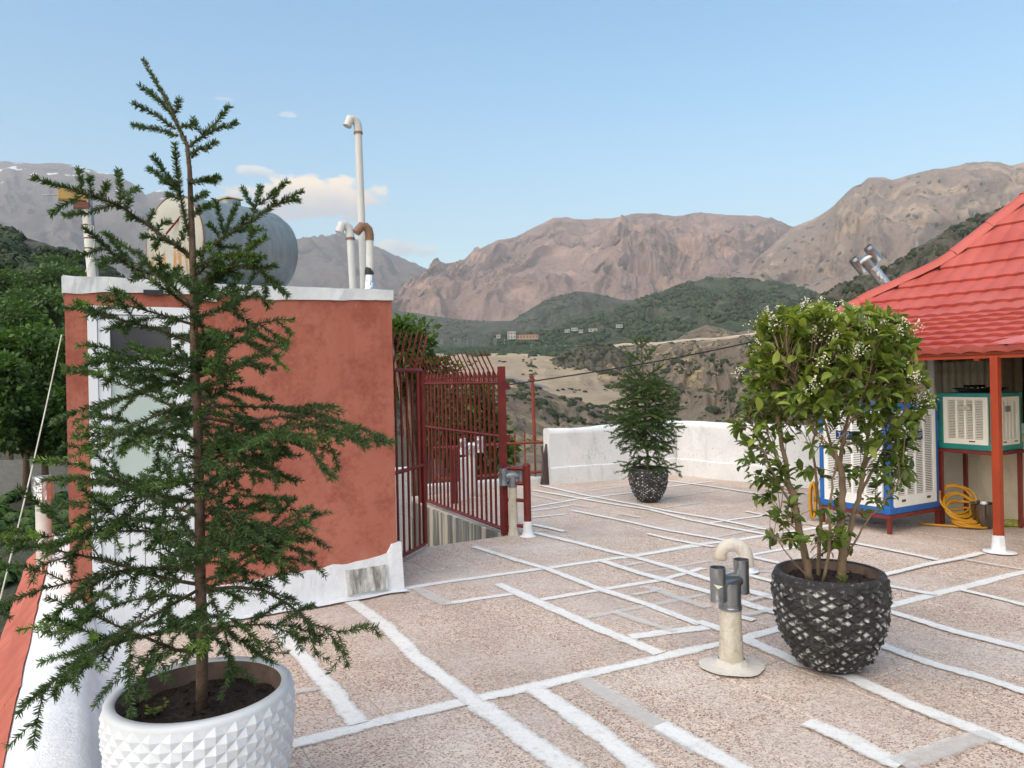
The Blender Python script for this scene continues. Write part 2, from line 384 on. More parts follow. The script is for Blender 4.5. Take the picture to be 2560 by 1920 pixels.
#west_ridge()
terrain('hill', [(900, 790), (980, 775), (1050, 785), (1150, 800), (1250, 803), (1420, 800)], 2900, [(900, 900), (1420, 900)], 1500, M['hill_grey'], 160, 40, 10, 90, 1.0, seed=5)
terrain('hill', [(1180, 845), (1240, 826), (1300, 790), (1340, 765), (1380, 743), (1440, 727), (1480, 730), (1520, 741), (1560, 752), (1700, 742), (1900, 760)], 2500, [(1180, 890), (1900, 880)], 1700, M['hill_grey'], 180, 50, 12, 120, 1.0, seed=6, flute=60, fsc=110)
terrain('hill', [(1230, 850), (1330, 838), (1420, 812), (1500, 786), (1560, 762), (1640, 732), (1700, 713), (1760, 700), (1800, 696), (1850, 697), (1950, 706), (2050, 733), (2110, 758), (2250, 800), (2500, 830)], 1800, [(1230, 880), (2500, 885)], 900, M['hill_green'], 260, 80, 9, 90, 0.85, ridged=False, seed=2, skyamp=0.5, flute=34, fsc=120)
terrain('hill', [(1980, 800), (2050, 747), (2100, 722), (2150, 705), (2200, 688), (2250, 655), (2300, 622), (2350, 590), (2400, 558), (2440, 545), (2480, 530), (2528, 515), (2620, 470), (2800, 430), (3300, 420)], 620, [(1980, 1000), (2300, 1040), (3300, 1080)], 170, M['hill_rock'], 220, 90, 5, 30, 0.8, seed=4, flute=16, fsc=26)
terrain('hill', [(-2600, 250), (-1500, 330), (-600, 470), (-200, 530), (0, 577), (15, 574), (39, 587), (66, 599), (116, 614), (154, 629), (208, 653), (280, 690), (400, 740), (700, 830), (1000, 900)], 330, [(-2600, 1250), (0, 1160), (400, 1160), (1000, 1200)], 72, M['hill_left'], 300, 100, 4, 26, 0.85, seed=9, flute=9, fsc=20)
# flat of the valley with the tree belt, the tan terraces below it and the gorge side
terrain('terrace_land', [(850, 868), (1000, 872), (1180, 868), (1300, 858), (1420, 850), (1600, 850), (1900, 845)], 1500, [(850, 902), (1060, 900), (1250, 898), (1450, 900), (1900, 900)], 600, M['hill_green'], 120, 24, 2.0, 60, 1.0, ridged=False, seed=12, back=0.6)
terrain('tan_terrace', [(850, 886), (1060, 884), (1250, 884), (1420, 886), (1560, 905), (1700, 930)], 640, [(850, 985), (1060, 980), (1265, 980), (1420, 1010), (1560, 1045), (1700, 1070)], 340, M['tan'], 200, 90, 3.0, 50, 0.9, ridged=False, seed=14, back=0.02, vert=3.0, flute=5, fsc=40)
terrain('rocky_knoll', [(1330, 935), (1370, 905), (1400, 885), (1440, 868), (1480, 855), (1530, 860), (1560, 880), (1580, 905), (1620, 945), (1680, 985)], 560, [(1330, 945), (1420, 948), (1500, 960), (1580, 985), (1680, 1010)], 480, M['hill_rock'], 160, 60, 2.6, 14, 0.9, seed=15, back=0.05, flute=9, fsc=9)
terrain('gorge_cliff', [(1440, 880), (1490, 869), (1600, 861), (1680, 856), (1800, 848), (1880, 840), (1960, 826), (2100, 800), (2300, 790)], [(1440, 760), (1900, 600), (2300, 420)], [(1440, 1000), (1600, 1040), (1800, 1090), (2300, 1120)], [(1440, 420), (1900, 260), (2300, 200)], M['gorge'], 300, 140, 4.0, 30, 0.85, seed=16, back=0.03, aniso=0.7, flute=22, fsc=24)
terrain('cliff_mound', [(1640, 870), (1690, 850), (1730, 825), (1765, 813), (1800, 820), (1840, 832), (1900, 822), (1960, 840)], 760, [(1640, 880), (1960, 880)], 690, M['gorge'], 90, 40, 2.5, 16, 0.9, seed=23, flute=9, fsc=14)
terrain('gorge_slope', [(950, 950), (1180, 945), (1265, 948), (1330, 962), (1400, 985), (1480, 1005), (1560, 1022), (1640, 1040), (1760, 1062), (1950, 1075)], 375, [(950, 1350), (1300, 1330), (1950, 1320)], 110, M['gorge'], 240, 110, 2.2, 22, 0.9, seed=18, back=0.02, flute=8, fsc=20)
_g = MB(); _k = 24
for _r in (0.0, 60.0, 5000.0):
    for _i in range(_k): _g.v.append((_r * math.sin(2 * math.pi * _i / _k), _r * math.cos(2 * math.pi * _i / _k), -14.0 if _r < 100 else -240.0))
for _j in range(2):
    for _i in range(_k): _g.f.append((_j * _k + _i, (_j + 1) * _k + _i, (_j + 1) * _k + (_i + 1) % _k, _j * _k + (_i + 1) % _k)); _g.m.append(0)
tag(_g.build('ground', M['gorge']), kind='structure')
# ---------------------------------------------------------------- materials of the terrace
def chip_mat():
    t = NT('terrazzo'); g = t.node('ShaderNodeNewGeometry'); pos = g.outputs['Position']
    w = t.noise(22, 3, co=pos, out='Color')
    add = t.node('ShaderNodeVectorMath', operation='MULTIPLY_ADD'); t.l.new(w, add.inputs[0]); add.inputs[1].default_value = (0.03, 0.03, 0.0); t.l.new(pos, add.inputs[2])
    co = t.mapping((1.0, 1.35, 0.02), (0, 0, 0.9), co=add.outputs[0])
    vo = t.node('ShaderNodeTexVoronoi'); t.l.new(co, vo.inputs['Vector']); vo.inputs['Scale'].default_value = 70
    ed = t.node('ShaderNodeTexVoronoi', feature='DISTANCE_TO_EDGE'); t.l.new(co, ed.inputs['Vector']); ed.inputs['Scale'].default_value = 70
    r, gg, b = t.sep(vo.outputs['Color'])
    chip = t.ramp(r, [(0.0, (0.13, 0.06, 0.048)), (0.3, (0.25, 0.13, 0.10)), (0.6, (0.35, 0.215, 0.165)), (0.85, (0.47, 0.32, 0.25)), (1.0, (0.58, 0.48, 0.41))])
    matrix = t.mix(t.noise(3.0, 4, co=pos), (0.66, 0.54, 0.44), (0.74, 0.63, 0.53))
    thr = t.math('ADD', ed.outputs['Distance'], t.math('MULTIPLY', t.math('SUBTRACT', t.noise(90, 2, co=pos), 0.5), 0.10))
    k = t.math('MULTIPLY', t.ramp(thr, [(0.07, 0.0), (0.14, 1.0)]), t.ramp(gg, [(0.16, 0.0), (0.18, 1.0)]))
    c = t.mix(k, matrix, chip)
    # white limewash haze and grey wear left from painting the joints
    lw = t.ramp(t.noise(1.1, 8, 0.68, co=pos), [(0.46, 0.0), (0.70, 0.6)])
    c = t.mix(lw, c, (0.72, 0.66, 0.62))
    dk = t.ramp(t.noise(0.55, 7, 0.65, co=t.mapping(loc=(5, 9, 0), co=pos)), [(0.46, 0.0), (0.70, 0.42)])
    c = t.mix(dk, c, (0.24, 0.18, 0.155))
    oi = t.node('ShaderNodeObjectInfo')
    c = t.mix(t.math('MULTIPLY', oi.outputs['Random'], 0.16), c, (0.45, 0.36, 0.30))
    t.fin(c, t.ramp(k, [(0, 0.75), (1, 0.5)]), 0, 0.35)
    t.bump(t.math('ADD', t.math('MULTIPLY', k, 0.5), t.noise(140, 3, co=pos)), 0.25, 0.002)
    return t.mat
M['terrazzo'] = chip_mat()
M['grout'] = simple('grout', (0.52, 0.46, 0.40), (0.40, 0.35, 0.30), 9, 0.9)
def band_mat(name, op, col):
    t = NT(name); g = t.node('ShaderNodeNewGeometry'); pos = g.outputs['Position']
    u, v, _ = t.sep(t.tc.outputs['UV'])
    e = t.math('ABSOLUTE', t.math('SUBTRACT', v, 0.5))                       # 0 centre, .5 edge
    n = t.math('ADD', t.math('MULTIPLY', t.math('SUBTRACT', t.noise(28, 6, 0.7, co=pos), 0.5), 0.42), t.math('MULTIPLY', t.math('SUBTRACT', t.noise(6, 4, co=pos), 0.5), 0.28))
    a = t.ramp(t.math('ADD', e, n), [(0.24, 1.0), (0.36, 0.8), (0.48, 0.0)])
    wear = t.ramp(t.noise(6, 9, 0.75, co=pos), [(0.30, op * 0.7), (0.46, op)])
    wear2 = t.ramp(t.noise(60, 4, 0.7, co=pos), [(0.3, 0.7), (0.45, 1.0)])
    t.set(t.b.inputs['Alpha'], t.math('MULTIPLY', t.math('MULTIPLY', a, wear), wear2))
    c = t.mix(t.noise(9, 7, 0.7, co=pos), col, tuple(x * 0.78 for x in col))
    c = t.mix(t.ramp(t.noise(2.3, 8, 0.7, co=pos), [(0.56, 0.0), (0.74, 0.35)]), c, (0.5, 0.46, 0.43))
    t.fin(c, 0.75, 0, 0.3); t.bump(t.noise(45, 5, co=pos), 0.5, 0.004)
    return t.mat
M['band'] = band_mat('white_joint_paint', 1.0, (0.88, 0.87, 0.84))
M['band_faded'] = band_mat('faded_joint_paint', 0.55, (0.82, 0.81, 0.78))
def plaster(name, c1, c2, dirt, s=3.0, b=0.6, black=0.0):
    t = NT(name); g = t.node('ShaderNodeNewGeometry'); pos = g.outputs['Position']
    c = t.mix(t.ramp(t.noise(s, 8, 0.62, co=pos), [(0.35, 0), (0.66, 1)]), c1, c2)
    st = t.mapping((1, 1, 0.3), co=pos)
    c = t.mix(t.ramp(t.noise(s * 2.2, 9, 0.72, co=st), [(0.54, 0), (0.72, 0.75)]), c, dirt)
    if black:
        k = t.math('MULTIPLY', t.ramp(t.noise(38, 5, 0.7, co=pos), [(0.56, 0), (0.63, 1)]), t.ramp(t.noise(2.1, 4, co=pos), [(0.44, 0), (0.58, black)]))
        c = t.mix(k, c, (0.25, 0.24, 0.24))
    t.fin(c, 0.85, 0, 0.25)
    h = t.math('ADD', t.noise(s * 6, 7, 0.6, co=pos), t.math('MULTIPLY', t.noise(s * 30, 4, co=pos), 0.3))
    t.bump(h, b, 0.012); return t.mat
M['whitewash'] = plaster('whitewash', (0.80, 0.80, 0.79), (0.72, 0.72, 0.72), (0.55, 0.54, 0.54), 3.0, 0.7, 0.55)
M['whitewash_clean'] = plaster('whitewash_clean', (0.80, 0.81, 0.82), (0.72, 0.73, 0.75), (0.6, 0.6, 0.6), 4.0, 0.8)
M['terracotta'] = plaster('terracotta_plaster', (0.52, 0.185, 0.12), (0.40, 0.115, 0.072), (0.27, 0.062, 0.042), 1.7, 0.5)
def _ter():
    t = NT('terracotta_wall'); g = t.node('ShaderNodeNewGeometry'); pos = g.outputs['Position']
    c = t.mix(t.ramp(t.noise(0.9, 6, 0.6, co=pos), [(0.32, 0), (0.68, 1)]), (0.455, 0.163, 0.113), (0.36, 0.114, 0.078))
    m = t.math('ADD', t.noise(3.4, 10, 0.75, co=pos), t.math('MULTIPLY', t.math('SUBTRACT', t.noise(30, 6, 0.75, co=pos), 0.5), 0.35))
    c = t.mix(t.ramp(m, [(0.47, 0), (0.63, 0.6)]), c, (0.24, 0.058, 0.038))
    c = t.mix(t.ramp(t.noise(1.3, 8, 0.7, co=t.mapping((1, 1, 0.6), loc=(3, 8, 1), co=pos)), [(0.56, 0), (0.72, 0.6)]), c, (0.56, 0.25, 0.175))
    c = t.mix(t.ramp(t.noise(3.0, 8, 0.65, co=t.mapping((2.6, 2.6, 0.16), co=pos)), [(0.55, 0), (0.72, 0.5)]), c, (0.26, 0.07, 0.05))
    t.fin(c, 0.85, 0, 0.2); t.bump(t.math('ADD', m, t.math('MULTIPLY', t.noise(60, 4, co=pos), 0.4)), 0.35, 0.01); return t.mat
M['terracotta'] = _ter()
M['red_sheet'] = simple('red_sheet', (0.55, 0.16, 0.11), (0.44, 0.11, 0.08), 5, 0.45, 0.0, 0.12)
M['white_sheet'] = simple('white_sheet', (0.76, 0.78, 0.78), (0.62, 0.64, 0.65), 7, 0.5, 0.0, 0.5, 12, 0.01, dirt=(0.42, 0.42, 0.42))
M['pvc'] = simple('white_pvc', (0.80, 0.82, 0.85), (0.74, 0.76, 0.8), 3, 0.35, bump=0.03)
M['glass_dark'] = simple('dark_glass', (0.035, 0.036, 0.045), (0.05, 0.05, 0.06), 2, 0.12, bump=0.0, spec=0.6)
M['glass_frost'] = simple('frosted_glass', (0.52, 0.60, 0.565), (0.47, 0.56, 0.525), 2, 0.3, bump=0.05, spec=0.5)
M['black_tape'] = simple('black_tape', (0.02, 0.02, 0.02), (0.035, 0.035, 0.035), 20, 0.5)
M['galv'] = simple('galvanised_steel', (0.36, 0.38, 0.40), (0.28, 0.30, 0.32), 14, 0.33, 0.9, 0.06, 60)
M['galv_dull'] = simple('dull_galvanised_steel', (0.30, 0.325, 0.345), (0.22, 0.24, 0.26), 10, 0.45, 0.55, 0.08, 40)
M['foil'] = simple('crumpled_foil', (0.75, 0.76, 0.78), (0.55, 0.56, 0.58), 9, 0.28, 1.0, 1.0, 22, 0.02)
M['pipe_white'] = simple('old_white_pipe', (0.66, 0.65, 0.61), (0.55, 0.54, 0.50), 6, 0.5, 0, 0.15, dirt=(0.40, 0.33, 0.24))
M['pipe_grey'] = simple('grey_pvc_pipe', (0.58, 0.57, 0.54), (0.52, 0.51, 0.49), 4, 0.45, 0, 0.05)
M['brown'] = simple('brown_pvc', (0.24, 0.13, 0.075), (0.20, 0.105, 0.06), 8, 0.5)
M['plaster_pipe'] = plaster('plastered_pipe', (0.66, 0.62, 0.53), (0.57, 0.49, 0.36), (0.44, 0.37, 0.25), 9.0, 0.9, 0.5)
M['fence_red'] = simple('dark_red_paint', (0.18, 0.02, 0.015), (0.125, 0.014, 0.011), 8, 0.55, 0, 0.15, dirt=(0.20, 0.055, 0.03))
M['fence_rust'] = simple('orange_red_paint', (0.26, 0.05, 0.025), (0.2, 0.035, 0.02), 8, 0.5, 0, 0.2)
M['wood_yellow'] = simple('yellow_wood', (0.52, 0.36, 0.12), (0.36, 0.2, 0.07), 10, 0.6)
M['wood_red'] = simple('red_brown_wood', (0.22, 0.09, 0.05), (0.16, 0.06, 0.04), 10, 0.6)
M['cable'] = simple('black_cable', (0.012, 0.012, 0.013), rough=0.5, bump=0)
M['cable_white'] = simple('white_cable', (0.66, 0.63, 0.55), (0.5, 0.45, 0.36), 10, 0.6, bump=0)
def stain_mat():
    t = NT('stained_concrete'); g = t.node('ShaderNodeNewGeometry'); pos = g.outputs['Position']
    st = t.mapping((3.2, 3.2, 0.12), co=pos)
    c = t.mix(t.ramp(t.noise(2.0, 6, 0.6, co=st), [(0.5, 0), (0.58, 1)]), (0.16, 0.16, 0.15), (0.62, 0.54, 0.42))
    c = t.mix(t.ramp(t.noise(5.0, 6, 0.6, co=st), [(0.52, 0), (0.66, 0.7)]), c, (0.33, 0.33, 0.32))
    t.fin(c, 0.9); t.bump(t.noise(30, 6, co=pos), 0.4, 0.01); return t.mat
M['stain'] = stain_mat()
def marble_mat():
    t = NT('streaked_stone'); g = t.node('ShaderNodeNewGeometry'); pos = g.outputs['Position']
    st = t.mapping((5, 5, 0.5), co=pos)
    c = t.mix(t.ramp(t.noise(4.0, 8, 0.7, co=st), [(0.42, 0), (0.62, 1)]), (0.62, 0.60, 0.56), (0.20, 0.19, 0.17))
    t.fin(c, 0.7); return t.mat
M['streak'] = marble_mat()

# ---------------------------------------------------------------- terrace floor
O = G(994, 1471)                                     # ground corner of the red hut; U1 along its front, U2 back
def W(a, b, z=0.0): return O + U1 * a + U2 * b + UZ * z
T = 0.42; U2P = -0.05
HOLE = (0.0, 1.65, 1.17, 3.70)
fl = MB()
for a0, a1, b0, b1 in ((-2.0, 8.6, -7.0, 0.02), (-0.03, 8.6, 0.02, 1.17), (1.66, 6.6, 1.17, 4.25), (-0.1, 1.65, 3.70, 4.25)):
    fl.zbox(a0, a1, b0, b1, -0.20, -0.006, o=O)
floor = tag(fl.build('terrace_floor', M['grout']), kind='structure')
tm = MB(); _h = T / 2 - 0.003; _c2 = 0.004
tm.add([(-_h, -_h, -0.03), (_h, -_h, -0.03), (_h, _h, -0.03), (-_h, _h, -0.03), (-_h, -_h, -_c2), (_h, -_h, -_c2), (_h, _h, -_c2), (-_h, _h, -_c2),
        (-_h + _c2, -_h + _c2, 0), (_h - _c2, -_h + _c2, 0), (_h - _c2, _h - _c2, 0), (-_h + _c2, _h - _c2, 0)],
       [(0, 1, 5, 4), (1, 2, 6, 5), (2, 3, 7, 6), (3, 0, 4, 7), (4, 5, 9, 8), (5, 6, 10, 9), (6, 7, 11, 10), (7, 4, 8, 11), (8, 9, 10, 11)])
_tile0 = tm.build('floor_tile', M['terrazzo']); tile_me = _tile0.data; bpy.data.objects.remove(_tile0)
cells = []
for i in range(-5, 16):
    for j in range(-14, 11):
        a, b = (i + 0.5) * T - 0.0, (j + 0.5) * T + U2P
        if a < -2.1 or a > 6.3 or b > 4.1: continue
        if a < 0.02 and b > 0.0: continue
        if HOLE[0] - 0.1 < a < HOLE[1] + 0.12 and HOLE[2] - 0.12 < b < HOLE[3] + 0.2: continue
        p = W(a, b)
        if p.y < 0.6: continue
        cells.append((p.y * p.y + p.x * p.x + (0 if p.y > 1.8 and abs(p.x / p.y) < 0.76 else 1000), a, b))
cells.sort()
for k, (d, a, b) in enumerate(cells[:300]):
    o = link('floor_tile', tile_me, floor); o.location = W(a, b, random.uniform(-0.0012, 0.0006)); o.rotation_euler = (random.uniform(-.002, .002), random.uniform(-.002, .002), A1)
rest = MB()
for d, a, b in cells[300:]:
    rest.zbox(a - _h, a + _h, b - _h, b + _h, -0.03, 0.0, o=O)
tag(rest.build('floor_tiling', M['terrazzo'], floor), kind='stuff')

zA = lambda x, y: (700 + x / 2.1067, 1350 + y / 2.1067)
zB = lambda x, y: (1650 + x / 2.431, 1250 + y / 2.431)
zC = lambda x, y: (1300 + x / 2.765, 1180 + y / 2.765)
BANDS = [  # (zoom frame, points, width, faded)
 (zA, [(60, 1078), (640, 930), (1000, 850), (1350, 770), (1750, 680), (2212, 575)], .095, 0), (zB, [(0, 958), (480, 850), (730, 785), (1370, 650), (1650, 580), (1850, 530), (2212, 440), (2500, 380)], .09, 0),
 (zA, [(60, 358), (330, 300), (620, 262), (860, 225), (1400, 150), (1750, 100), (2212, 30)], .085, 0), (zC, [(700, 597), (950, 555), (1200, 505), (1450, 478), (1740, 435), (1900, 410), (2150, 370)], .085, 0),
 (zA, [(870, 337), (1060, 310), (1250, 283)], .08, 0), (zA, [(1370, 317), (1690, 265), (2000, 215), (2230, 150)], .07, 0),
 (zA, [(1600, 412), (1900, 355), (2130, 315), (2212, 295)], .06, 1), (zC, [(1050, 892), (1290, 850)], .06, 1), (zC, [(760, 1145), (1000, 1110), (1300, 1078)], .10, 0),
 (zC, [(860, 692), (1060, 662), (1340, 612)], .055, 1), (zC, [(1500, 590), (1600, 577), (1800, 540), (1950, 515)], .06, 0), (zC, [(1560, 700), (1640, 692), (1780, 690)], .05, 1),
 (zC, [(60, 248), (400, 190), (760, 145), (1010, 105), (1250, 75), (1330, 67)], .07, 0), (zC, [(60, 273), (200, 255), (345, 235)], .06, 0), (zC, [(70, 318), (200, 305), (315, 294)], .06, 0),
 (zC, [(430, 140), (600, 118), (760, 95)], .06, 1), (zC, [(990, 252), (1120, 232), (1260, 213)], .06, 1), (zC, [(1000, 182), (1200, 155), (1400, 125)], .05, 1), (zC, [(1280, 360), (1450, 335), (1640, 310), (1820, 272)], .06, 0),
 (zC, [(1350, 455), (1550, 415), (1740, 382)], .06, 1), (zC, [(80, 417), (190, 406)], .06, 1), (zA, [(70, 805), (150, 795), (230, 784)], .055, 1),
 (zA, [(330, 300), (560, 460), (720, 620), (1000, 840), (1040, 870)], .11, 0), (zA, [(1040, 870), (1250, 1020), (1500, 1190), (1620, 1280)], .13, 0),
 (zA, [(-40, 440), (0, 490), (110, 610), (250, 770), (410, 975)], .10, 0), (zA, [(1330, 785), (1560, 940), (1750, 1080), (1900, 1200), (2020, 1290)], .12, 0),
 (zA, [(1585, 732), (1850, 890), (2050, 1020), (2212, 1120)], .11, 1), (zB, [(0, 1372), (200, 1480), (450, 1620), (600, 1710)], .11, 0),
 (zA, [(1150, 235), (1400, 350), (1650, 460), (1800, 520), (2000, 604)], .10, 0), (zA, [(1020, 38), (1250, 110), (1420, 160)], .08, 0), (zA, [(1420, 160), (1690, 265), (1950, 350), (2212, 450)], .08, 0),
 (zC, [(1230, 1040), (1300, 1062), (1500, 1130)], .09, 0), (zB, [(500, 845), (850, 1000), (1150, 1080), (1510, 1250), (1800, 1360), (2212, 1520), (2500, 1630)], .10, 0),
 (zA, [(720, 255), (810, 310), (890, 345)], .10, 1), (zC, [(90, 422), (330, 480), (740, 580), (1050, 665), (1250, 730), (1500, 808), (1770, 880)], .085, 0),
 (zC, [(560, 618), (850, 710), (1250, 820), (1460, 880), (1600, 930), (1810, 992)], .09, 0), (zB, [(1250, 850), (1310, 880), (1620, 990), (1930, 1080), (2212, 1170), (2500, 1265)], .09, 0),
 (zC, [(880, 430), (1050, 470), (1200, 500), (1340, 522)], .07, 0), (zC, [(1590, 585), (1700, 615), (1840, 645)], .075, 0), (zB, [(1350, 520), (1560, 560), (1680, 580)], .07, 0), (zB, [(1830, 552), (2000, 590), (2212, 642), (2450, 700)], .07, 0),
 (zC, [(1470, 688), (1640, 735), (1780, 772)], .08, 0), (zB, [(1360, 676), (1640, 760), (1800, 810), (2000, 860), (2212, 915), (2500, 1000)], .09, 0),
 (zC, [(370, 272), (560, 310), (780, 355), (1000, 405), (1200, 440), (1400, 475), (1460, 492)], .075, 0), (zC, [(90, 128), (430, 190), (700, 235), (900, 265), (1150, 330), (1400, 380), (1720, 440)], .075, 0),
 (zC, [(130, 93), (480, 170), (830, 235), (1050, 280), (1350, 330), (1550, 370), (1700, 402)], .075, 0), (zC, [(1020, 64), (1300, 100), (1660, 157)], .07, 0), (zC, [(70, 160), (290, 207)], .07, 1), (zC, [(350, 230), (490, 252)], .07, 1),
 (zC, [(85, 367), (190, 390), (310, 417)], .08, 0), (zC, [(870, 797), (1100, 880), (1300, 945)], .08, 1), (zC, [(1470, 1000), (1620, 1034)], .08, 0), (zC, [(650, 975), (850, 1050), (1070, 1112)], .07, 1),
 (zC, [(1560, 278), (1800, 322)], .06, 0), (zC, [(1490, 347), (1690, 388)], .06, 1), (zB, [(890, 1362), (1150, 1470), (1300, 1560), (1470, 1625)], .11, 0), (zB, [(1450, 1620), (1700, 1530), (1920, 1460), (2020, 1440)], .11, 1),
 (zB, [(1130, 258), (1400, 310), (1690, 372)], .07, 0), (zB, [(1350, 465), (1620, 400), (1800, 365), (1960, 328)], .07, 0), (zB, [(1850, 368), (2212, 432)], .06, 1), (zC, [(690, 295), (830, 320)], .06, 1), (zC, [(1580, 900), (1700, 870), (1790, 850)], .05, 1), (zC, [(1560, 1000), (1700, 970), (1790, 950)], .06, 1), (zC, [(720, 655), (850, 632)], .05, 1), (zC, [(780, 860), (900, 838), (980, 815)], .05, 1)]
for bi, (fr, pts, wd, fd) in enumerate(BANDS):
    P = [G(*fr(*p)) for p in pts]; Q = []
    for p, q in zip(P, P[1:]):
        n = max(2, int((q - p).length / 0.12))
        for k in range(n): Q.append(p.lerp(q, k / n))
    Q.append(P[-1]); vs, uvs, fs = [], [], []
    z = 0.004 + 0.00016 * bi; s = 0.0
    for k, p in enumerate(Q):
        t = (Q[min(k + 1, len(Q) - 1)] - Q[max(k - 1, 0)]).normalized(); nn = Vector((-t.y, t.x, 0))
        wob = 0.010 * mn.noise(Vector((p.x * 2.2, p.y * 2.2, bi * 3.1))); w = wd * (1.15 + 0.2 * mn.noise(Vector((p.x * 3, p.y * 3, bi))))
        if k: s += (p - Q[k - 1]).length
        for u in (-0.5, 0.5): vs.append(p + nn * (wob + u * w) + UZ * z); uvs.append((s, u + 0.5))
        if k: m = 2 * k; fs.append((m - 2, m - 1, m + 1, m))
    b = MB(); b.add(vs, [f[::-1] for f in fs]); b.build('joint_paint', M['band_faded' if fd else 'band'], floor, uv=uvs)

def wobbly(pts, seed, a=0.012, step=0.06):
    """resample an edge with small irregularities"""
    out = []
    for p, q in zip(pts, pts[1:]):
        p, q = Vector(p), Vector(q); n = max(1, int((q - p).length / step))
        for k in range(n):
            r = p.lerp(q, k / n); out.append(r + Vector((0, 0, a * mn.noise(r * 7 + Vector((seed, 0, 0))))))
    out.append(Vector(pts[-1])); return out
def sheet(mb, top, bot, nrm, th):
    """a slab between two polylines with equal counts, thickness th along nrm"""
    n = len(top); vs = [*top, *bot, *[p + nrm * th for p in top], *[p + nrm * th for p in bot]]; fs = []
    for i in range(n - 1):
        fs += [(i, i + 1, n + i + 1, n + i), (2 * n + i, 3 * n + i, 3 * n + i + 1, 2 * n + i + 1), (i, 2 * n + i, 2 * n + i + 1, i + 1), (n + i, n + i + 1, 3 * n + i + 1, 3 * n + i)]
    fs += [(0, n, 3 * n, 2 * n), (n - 1, 3 * n - 1, 4 * n - 1, 2 * n - 1)]
    mb.add(vs, [f[::-1] for f in fs]); return mb

# ---------------------------------------------------------------- low white parapet on the street side, with its red flashing
par = thing('parapet_wall', W(-2.2, -3, 0), 'low whitewashed roof edge with red sheet flashing beside the white planter', 'parapet')
pr = MB(); n = 90
prof = [(-1.86, 0.004), (-1.98, 0.02), (-2.04, 0.07), (-2.07, 0.20), (-2.12, 0.245), (-2.22, 0.255), (-2.33, 0.245), (-2.36, 0.2), (-2.37, -0.3)]
for i in range(n + 1):
    b = -5.6 + 8.3 * i / n
    for k, (a, z) in enumerate(prof):
        w = mn.noise(Vector((b * 2.0, a * 3, z * 3))) * 0.016 + mn.noise(Vector((b * 7, a * 9, z * 9))) * 0.006
        pr.v.append(tuple(W(a + w * (1 if k not in (0,) else 2.5), b, z + (w if 1 < k < 8 else 0))))
for i in range(n):
    for k in range(len(prof) - 1):
        q = i * len(prof) + k; pr.f.append((q, q + 1, q + 1 + len(prof), q + len(prof))); pr.m.append(0)
pr.build('coping', M['whitewash_clean'], par, smooth=True)
for i in range(6):
    fm = MB(); b0 = -5.6 + i * 1.4; b1 = b0 + 1.43; vs = []
    rows = [(-2.345, 0.235), (-2.40, 0.175), (-2.405, 0.16), (-2.47, 0.09), (-2.475, 0.075), (-2.56, 0.0), (-2.565, -0.16)]
    for bb in np.linspace(b0, b1, 9):
        for a, z in rows:
            w = mn.noise(Vector((bb * 3, a * 8, i))) * 0.012
            vs.append(W(a + w, bb, z + w + 0.002 * i))
    m = len(rows); fm.add(vs, [(r * m + k, r * m + k + 1, (r + 1) * m + k + 1, (r + 1) * m + k) for r in range(8) for k in range(m - 1)])
    fm.build('flashing_sheet', M['red_sheet'], par, angle=30)
bw = MB(); bw.zbox(-2.36, -2.30, -7, 4.2, -3.4, -0.2, o=O); tag(bw.build('house_wall', M['terracotta']), 'red plastered house wall below the street-side parapet', 'wall')

# ---------------------------------------------------------------- red roof hut with door
HW, HD, HZ = 2.165, 2.1, 2.22
hut = thing('roof_hut', W(-1, 1), 'terracotta plastered roof hut with white sheet coping and white door', 'hut')
m = MB()
m.zbox(-HW, 0, 0.10, HD, 0, HZ, o=O)                                   # body behind the front skin
for a0, a1, z0, z1 in ((-HW, -2.045, 0, HZ), (-1.425, 0, 0, HZ), (-2.045, -1.425, 2.12, HZ)):
    m.zbox(a0, a1, 0.0, 0.10, z0, z1, o=O)
m.build('wall', M['terracotta'], hut)
rf = MB(); rf.zbox(-HW - 0.004, 0.004, 0.0, HD, HZ, HZ + 0.05, o=O); rf.build('roof_slab', M['whitewash'], hut)
seg = [(-2.172, -1.66, 2.192, 2.215, 2.303, 2.298), (-1.67, -0.93, 2.205, 2.215, 2.292, 2.285), (-0.94, -0.14, 2.19, 2.212, 2.288, 2.294), (-0.15, 0.008, 2.215, 2.215, 2.296, 2.294)]
for i, (a0, a1, l0, l1, h0, h1) in enumerate(seg):
    s = MB(); k = 14; fy = -0.02 - 0.006 * (i % 2)
    top = []; bot = []
    for q in range(k + 1):
        f = q / k; a = a0 + (a1 - a0) * f; nz = 0.008 * mn.noise(Vector((a * 6, i, 0)))
        top.append(W(a, fy + 0.012 * mn.noise(Vector((a * 9, i, 3))), h0 + (h1 - h0) * f + nz)); bot.append(W(a, fy + 0.006 + 0.012 * mn.noise(Vector((a * 8, i, 5))), l0 + (l1 - l0) * f + nz * 1.3))
    sheet(s, top, bot, U2, 0.004)
    back = [p + U2 * 0.16 + UZ * 0.002 for p in top]; sheet(s, back, top, -UZ, 0.004)
    s.build('coping_sheet', M['white_sheet'], hut)
lf = MB(); lf.zbox(-HW - 0.014, -HW - 0.006, 0.0, HD, 2.19, 2.297, o=O); lf.zbox(0.008, 0.014, 0.0, HD, 2.21, 2.292, o=O); lf.build('coping_side', M['white_sheet'], hut)
sh = MB(); sh.zbox(-1.72, -1.60, -0.036, -0.029, 2.195, 2.228, o=O); sh.build('tape_patch', M['black_tape'], hut)
